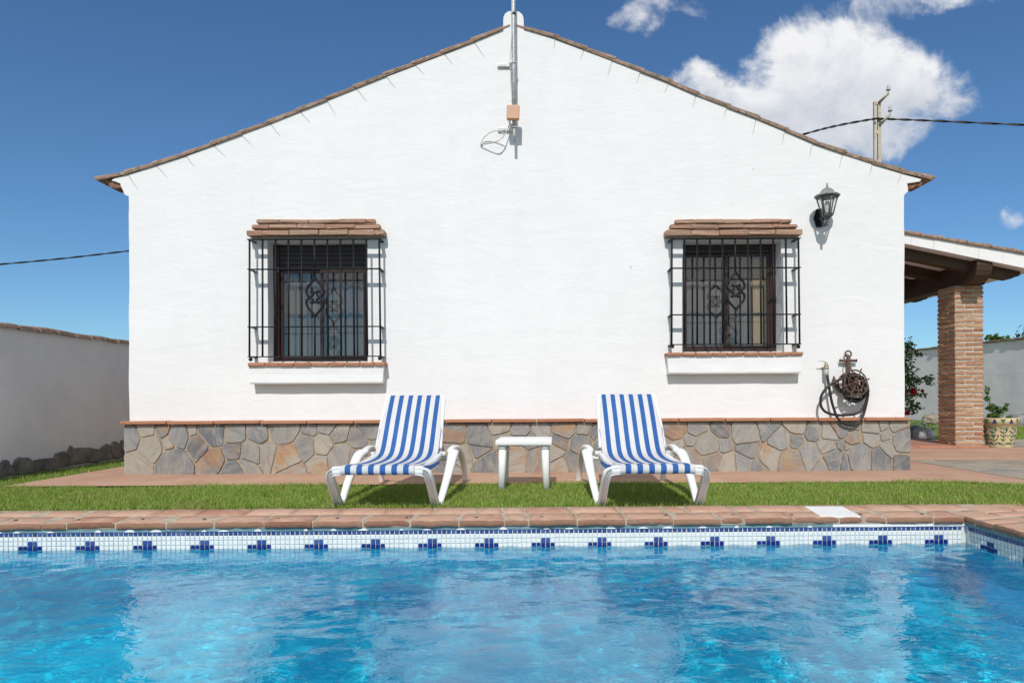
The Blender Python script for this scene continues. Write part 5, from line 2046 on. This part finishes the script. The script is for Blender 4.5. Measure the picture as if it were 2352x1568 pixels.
p1 = scatter(-4.4, 4.3, 3.0, 5.3, 15000, front_ok, 5)
_n1 = np.array([mnoise.noise((x * 1.6, y * 2.4, 0.3)) + 0.6 * mnoise.noise((x * 5.0, y * 6.0, 2.2)) for x, y in p1])
p1 = p1[np.random.default_rng(77).random(len(p1)) < np.clip(1.0 - 1.5 * (_n1 - 0.22), 0.30, 1.0)]
p2 = scatter(-4.4, PXL, 5.3, 9.0, 7500, front_ok, 6)
blades('lawn_grass', np.concatenate([p1, p2]), 0.009, 0.036, 0.0037, 3, lean=1.1)
p3 = scatter(4.2, 11.0, 10.2, 17.0, 1400, lambda x, y: (x > 4.6) & ((y > 10.25) | (x > 10.25)), 8)
blades('far_grass', p3, 0.03, 0.08, 0.012, 4)


# ---------------------------------------------------------------- plants
def foliage(name, centres, n, size, mat, parent, seed, up=0.35, aspect=0.5):
    """many leaf-shaped faces spread through the volume of a few clumps (x, y, z, rx, ry, rz)"""
    rg = np.random.default_rng(seed)
    wts = np.array([c[3] * c[4] * c[5] for c in centres]) ** 0.67
    wts /= wts.sum()
    ci = rg.choice(len(centres), n, p=wts)
    C = np.array(centres)
    d = rg.normal(size=(n, 3))
    d /= np.linalg.norm(d, axis=1, keepdims=True)
    r = rg.random(n) ** 0.45
    P = C[ci, :3] + d * C[ci, 3:6] * r[:, None] * (1 + 0.15 * rg.normal(size=(n, 1)))
    nrm = d * 0.7 + rg.normal(size=(n, 3)) * 0.6 + np.array([0, 0, up])
    nrm /= np.linalg.norm(nrm, axis=1, keepdims=True)
    ax = rg.normal(size=(n, 3))
    ax -= nrm * (ax * nrm).sum(1, keepdims=True)
    ax /= np.linalg.norm(ax, axis=1, keepdims=True)
    sd = np.cross(nrm, ax)
    L = size * (0.6 + 0.8 * rg.random(n))[:, None]
    Wd = L * aspect
    fold = nrm * L * 0.10
    a, b = P - ax * L * 0.5, P + ax * L * 0.5 - fold
    m = P + ax * L * 0.05
    v = np.stack([a, m + sd * Wd * 0.5 - fold * 0.0 + fold, b, m - sd * Wd * 0.5 + fold, m], 1).reshape(-1, 3)
    k = np.arange(n)[:, None] * 5
    F3 = np.concatenate([k + np.array([[0, 1, 4]]), k + np.array([[1, 2, 4]]), k + np.array([[2, 3, 4]]), k + np.array([[3, 0, 4]])], 1).reshape(-1, 3)
    tint = np.repeat(np.clip(rg.normal(0.5, 0.25, n), 0, 1), 4)
    return link_np(name, v, F3, mat, tint=tint, parent=parent)


# hibiscus bush beside the house
hb = thing('hibiscus_bush', 'leafy green bush with red flowers between the house corner and brick pillar', 'bush', (5.42, 10.3, 0))
cl = []
HC = lambda px, py, rx, rz, Y=10.3: (at(px, py, Y).x - 5.42, R.uniform(-0.1, 0.1), at(px, py, Y).z, rx, rx, rz)
cl += [HC(2079, 800, .10, .16), HC(2092, 793, .09, .07), HC(2104, 812, .10, .05), HC(2083, 840, .12, .14), HC(2082, 872, .14, .13), HC(2108, 872, .10, .05), HC(2124, 868, .10, .05), HC(2138, 877, .07, .06), HC(2084, 905, .12, .10),
       HC(2096, 903, .10, .07), HC(2112, 906, .06, .05), HC(2086, 930, .14, .12), HC(2100, 941, .11, .07), HC(2108, 935, .08, .05), HC(2060, 870, .35, .55), HC(2030, 860, .4, .6)]
foliage('foliage', cl, 2600, 0.060, MT['leaf'], hb, 21)
mb = MB()
for (px, py) in ((2090, 796), (2085, 845), (2135, 872), (2112, 905), (2105, 940), (2070, 820)):
    e = at(px, py, 10.3) - Vector((5.42, 10.3, 0))
    mb.tube(spline([(-0.10 + R.uniform(-.1, .05), R.uniform(-.05, .05), 0), (-0.08, 0, e.z * 0.5), (e.x * 0.5, 0, e.z * 0.85), e], 5), [0.014] * 5 + [0.010] * 5 + [0.006] * 6, 6)
sub(mb, 'stem', MT['bark'], hb)
for (px, py) in ((2099, 899), (2083.5, 948), (2118, 897)):
    c = at(px, py, 10.12) - Vector((5.42, 10.3, 0))
    foliage('flower', [(c.x, c.y, c.z, 0.035, 0.03, 0.035)] if px > 2090 and px < 2110 else [(c.x, c.y, c.z, 0.022, 0.02, 0.02)], 46, 0.058 if px < 2110 else 0.03, MT['petal'], hb, int(px), aspect=0.9)

# low grey-green plants further back
sg = thing('ground_cover_plant', 'low grey-green plant on the lawn behind the boulder beside the wall', 'plant', (6.75, 12.4, 0))
foliage('foliage', [(-0.6, 0, .10, .35, .3, .12), (-0.1, 0.1, .09, .35, .3, .11), (0.35, 0, .08, .3, .3, .10), (-1.2, 0, .12, .4, .3, .16)], 1500, 0.06, MT['sage'], sg, 31)


def rock(name, c, s, seed, mat, label, two=None):
    bm = bmesh.new()
    bmesh.ops.create_icosphere(bm, subdivisions=4, radius=1.0)
    for v in bm.verts:
        n = v.co.normalized()
        f = 1 + 0.22 * mnoise.noise(n * 1.4 + Vector((seed, 0, 0))) + 0.10 * mnoise.noise(n * 3.5 + Vector((0, seed, 0))) + 0.04 * mnoise.noise(n * 9 + Vector((0, 0, seed)))
        v.co = Vector((n.x * s[0], n.y * s[1], max(n.z, -0.45) * s[2])) * f
    bm.verts.index_update()
    m = MB()
    m.add([v.co for v in bm.verts], [[v.index for v in f.verts] for f in bm.faces], smooth=True)
    bm.free()
    o = m.build(name, mat, loc=c)
    return tag(o, label, 'rock')


p = at(2104, 1004, 10.15)
rock('boulder', (p.x, 10.15, 0.08), (0.145, 0.13, 0.13), 3.3, MT['rock'], 'dark grey rounded boulder lying on the grass behind the porch step')
p = at(2138, 1004, 10.2)
rock('boulder', (p.x, 10.25, 0.06), (0.082, 0.08, 0.095), 8.1, MT['rockpale'], 'small pale boulder touching the dark boulder on the grass')
p = at(2143, 960, 15.0)
rock('boulder', (p.x, 15.0, 0.12), (0.24, 0.2, 0.15), 5.5, MT['tanrock'], 'tan boulder at the foot of the far wall left of the pillar')
p = at(2345, 985, 13.0)
rock('boulder', (at(2346, 985, 14).x, 14.0, 0.10), (0.26, 0.3, 0.20), 9.5, MT['rock'], 'grey boulder by the wall behind the painted pot')

# potted plant
pc = at(2296, 1030, 8.42)
pot = thing('potted_plant', 'leafy plant in a cream pot painted with green and blue leaves', 'potted plant', (pc.x, 8.42, 0.014))
k = 8.42 / F
rt, rb, ht = 39.5 * k, 26.0 * k, 68 * k
mb = MB()
pprof = [(rb * 0.98, 0.0), (rb, 0.012), (rb * 1.02, 0.03), (rb + (rt - rb) * 0.52, ht * 0.55), (rt * 0.90, ht * 0.79), (rt * 0.96, ht * 0.80), (rt, ht * 0.985), (rt * 0.985, ht), (rt * 0.90, ht), (rt * 0.88, ht * 0.90), (0.001, ht * 0.89)]
mb.lathe(pprof, n=40)
sub(mb, 'pot', MT['cream'], pot)


def prad(z):
    for (r0, z0), (r1, z1) in zip(pprof[:7], pprof[1:8]):
        if z0 <= z <= z1 + 1e-9:
            return r0 + (r1 - r0) * (z - z0) / max(1e-6, z1 - z0)
    return rt


def on(th, z, d=0.0015):
    r = prad(z) + d
    return Vector((r * math.cos(th), r * math.sin(th), z))


gm = MB()


class _Blue:
    def add(self, v, f):
        gm.add(v, f, 1)


bmk = _Blue()


def leafmark(m, th, z, ang, L, W):
    pts = []
    for i in range(10):
        t = i / 9
        w = W * math.sin(PI * t) ** 0.8
        pts.append((t * L, w))
    out = pts + [(a, -b) for a, b in pts[-2:0:-1]]
    q = []
    for (a, b) in out:
        dx, dz = a * math.cos(ang) - b * math.sin(ang), a * math.sin(ang) + b * math.cos(ang)
        zz = min(max(z + dz, 0.014), ht * 0.775)
        q.append(on(th + dx / prad(zz), zz))
    m.add(q, [list(range(len(q)))])


for s in range(9):
    th = -PI / 2 + (s - 4) * 0.62 + 0.25
    for j in range(5):
        z = ht * (0.10 + 0.13 * j)
        for sgn in (-1, 1):
            leafmark(gm if (j * 7 + s * 3 + (sgn > 0)) % 3 else bmk, th + 0.02 * sgn, z, PI / 2 - sgn * (0.55 + 0.5 * ((j * 5 + s) % 4) / 4), 0.042 + 0.006 * ((j + s) % 4), 0.0075)
    leafmark(gm, th, ht * 0.06, PI / 2, ht * 0.68, 0.004)
    for kx in range(3):
        leafmark(bmk if kx != 1 else gm, th + 0.30 + 0.05 * math.sin(kx * 9), ht * (0.12 + 0.24 * kx), 0.9 + kx, 0.030, 0.010)
for s in range(10):
    th = -PI / 2 + (s - 5) * 0.42
    z0, z1 = ht * 0.815, ht * 0.97
    w = 0.032 / rt
    tri = [on(th - w * 0.9, z0 if s % 2 else z1), on(th + w * 0.9, z0 if s % 2 else z1), on(th + w * 0.15, z1 if s % 2 else z0), on(th - w * 0.15, z1 if s % 2 else z0)]
    (bmk if s % 2 else gm).add(tri, [[0, 1, 2, 3]])
sub(gm, 'painted_decoration', [MT['glazegreen'], MT['glazeblue']], pot, fix=False)
PCN = lambda px, py, rx, rz: (at(px, py, 8.42).x - pc.x, R.uniform(-.03, .03), at(px, py, 8.42).z - 0.014, rx, rx, rz)
foliage('foliage', [PCN(2264, 895, .025, .05), PCN(2267, 915, .035, .04), PCN(2272, 935, .05, .05), PCN(2285, 935, .05, .03), PCN(2296, 945, .06, .04), PCN(2306, 938, .035, .03), PCN(2309, 930, .02, .025), PCN(2280, 955, .08, .03), PCN(2316, 958, .035, .025)], 520, 0.042, MT['leaf'], pot, 41, up=0.6, aspect=0.55)
mb = MB()
for (px, py) in ((2264, 895), (2272, 935), (2290, 940), (2308, 932), (2316, 958)):
    e = at(px, py, 8.42) - Vector((pc.x, 8.42, 0.014))
    mb.tube(spline([(R.uniform(-.03, .03), R.uniform(-.02, .02), ht * 0.88), (e.x * 0.6, 0, ht * 0.9 + (e.z - ht * 0.9) * 0.5), e], 5), 0.005, 6)
sub(mb, 'stem', MT['bark'], pot)

# tree beyond the far wall
tx = at(2300, 790, 17.0)
tree = thing('leafy_tree', 'bright green treetop showing above the far white wall right of the pillar', 'tree', (13.0, 18.5, 0))
TCN = lambda px, py, rx, rz, dy=0.0: (at(px, py, 18.5).x - 13.0, dy, at(px, py, 18.5).z, rx * 1.3, rx * 1.3, rz * 1.5)
foliage('crown', [TCN(2283, 782, .16, .12), TCN(2277, 790, .16, .07), TCN(2305, 783, .20, .10), TCN(2315, 790, .25, .08), TCN(2332, 786, .12, .05), TCN(2360, 783, .25, .10), TCN(2390, 770, .4, .25), (0.2, 0.3, 1.6, 1.0, 0.6, 0.35)], 2300, 0.13, MT['leaf2'], tree, 51)
mb = MB()
mb.tube([(0.2, 0.3, 0), (0.22, 0.3, 0.8), (0.2, 0.3, 1.5)], [0.09, 0.07, 0.05], 8)
for (px, py) in ((2283, 782), (2310, 785), (2360, 783)):
    e = at(px, py, 18.5) - Vector((13.0, 18.5, 0))
    mb.tube(spline([(0.2, 0.3, 1.3), ((0.2 + e.x) / 2, 0.2, 1.7), e], 5), [0.045] * 4 + [0.03] * 4 + [0.012] * 3, 6)
sub(mb, 'trunk', MT['bark'], tree)

# ---------------------------------------------------------------- utility pole and cables
UY = 28.0
ub = at(2015, 1000, UY)
up = thing('utility_pole', 'pale concrete utility pole with two glass insulators behind the house roof', 'utility pole', (ub.x, UY, 0))


def ur(px, py, dy=0.0):
    return at(px, py, UY) - Vector((ub.x, UY, 0)) + Vector((0, dy, 0))


mb = MB()
topz = ur(2012, 234).z
lx, rx_ = ur(2008.6, 300).x, ur(2018.8, 300).x
mb.box((lx, 0, topz / 2), (0.073, 0.10, topz), 0.006)
mb.box((rx_, 0, topz / 2), (0.126, 0.10, topz - 0.02), 0.006)
z = topz - 0.06
while z > 0.2:
    mb.box(((lx + rx_) / 2 - 0.012, 0.0, z), (rx_ - lx - 0.063, 0.08, 0.14), 0.004)
    z -= 1.2
sub(mb, 'post', MT['concrete'], up)
for (a, b, ins) in (((2017, 238), (2028, 224.5), (2027.5, 207)), ((2019, 288.5), (2032, 272), (2032, 254))):
    mb = MB()
    A, B = ur(*a, -0.06), ur(*b, -0.42)
    mb.tube([A, B], 0.048, 8, square=True)
    arm = sub(mb, 'arm', MT['concrete'], up)
    mb = MB()
    hh0 = (ur(*ins).z - B.z)
    T = ur(*ins, -0.42)
    mb.tube([B, Vector((B.x, B.y, T.z - hh0 * 0.2))], 0.017, 6)
    hh = T.z - B.z
    mb.lathe([(0.039, hh * 0.36), (0.087, hh * 0.36), (0.081, hh * 0.52), (0.056, hh * 0.56), (0.064, hh * 0.60), (0.056, hh * 0.78), (0.039, hh * 0.80), (0.056, hh * 0.86), (0.050, hh * 0.97), (0.01, hh)], c=(B.x, B.y, B.z), n=12)
    sub(mb, 'insulator', MT['lampglass'] if False else MT['pipe'], up)


def cable(name, pts, label, r=0.016, twist=0.020):
    c = spline(pts, 26)
    mb = MB()
    for s in (0, 1):
        q = []
        for i, p in enumerate(c):
            a = i * 0.42 + s * PI
            q.append(p + Vector((0, math.cos(a) * twist, math.sin(a) * twist)))
        mb.tube(q, r, 6)
    return tag(mb.build(name, MT['rubber']), label, 'cable')


cable('power_cable', [at(1700, 352, UY + 3), at(1845, 309, UY + 1.0), at(1920, 289.5, UY + 0.5), at(2005, 274.0, UY - 0.16), at(2030, 273.5, UY - 0.16), at(2150, 278, UY - 1.0), at(2352, 287, UY - 2.4), at(2600, 296, UY - 4)], 'black twisted power cable strung across the sky past the pole', 0.026, 0.023)
cable('power_cable', [at(-160, 619, 16), at(0, 607, 16), at(150, 593, 16), at(296, 576, 16), at(420, 560, 16)], 'thin black cable crossing the sky above the left boundary wall', 0.012, 0.010)
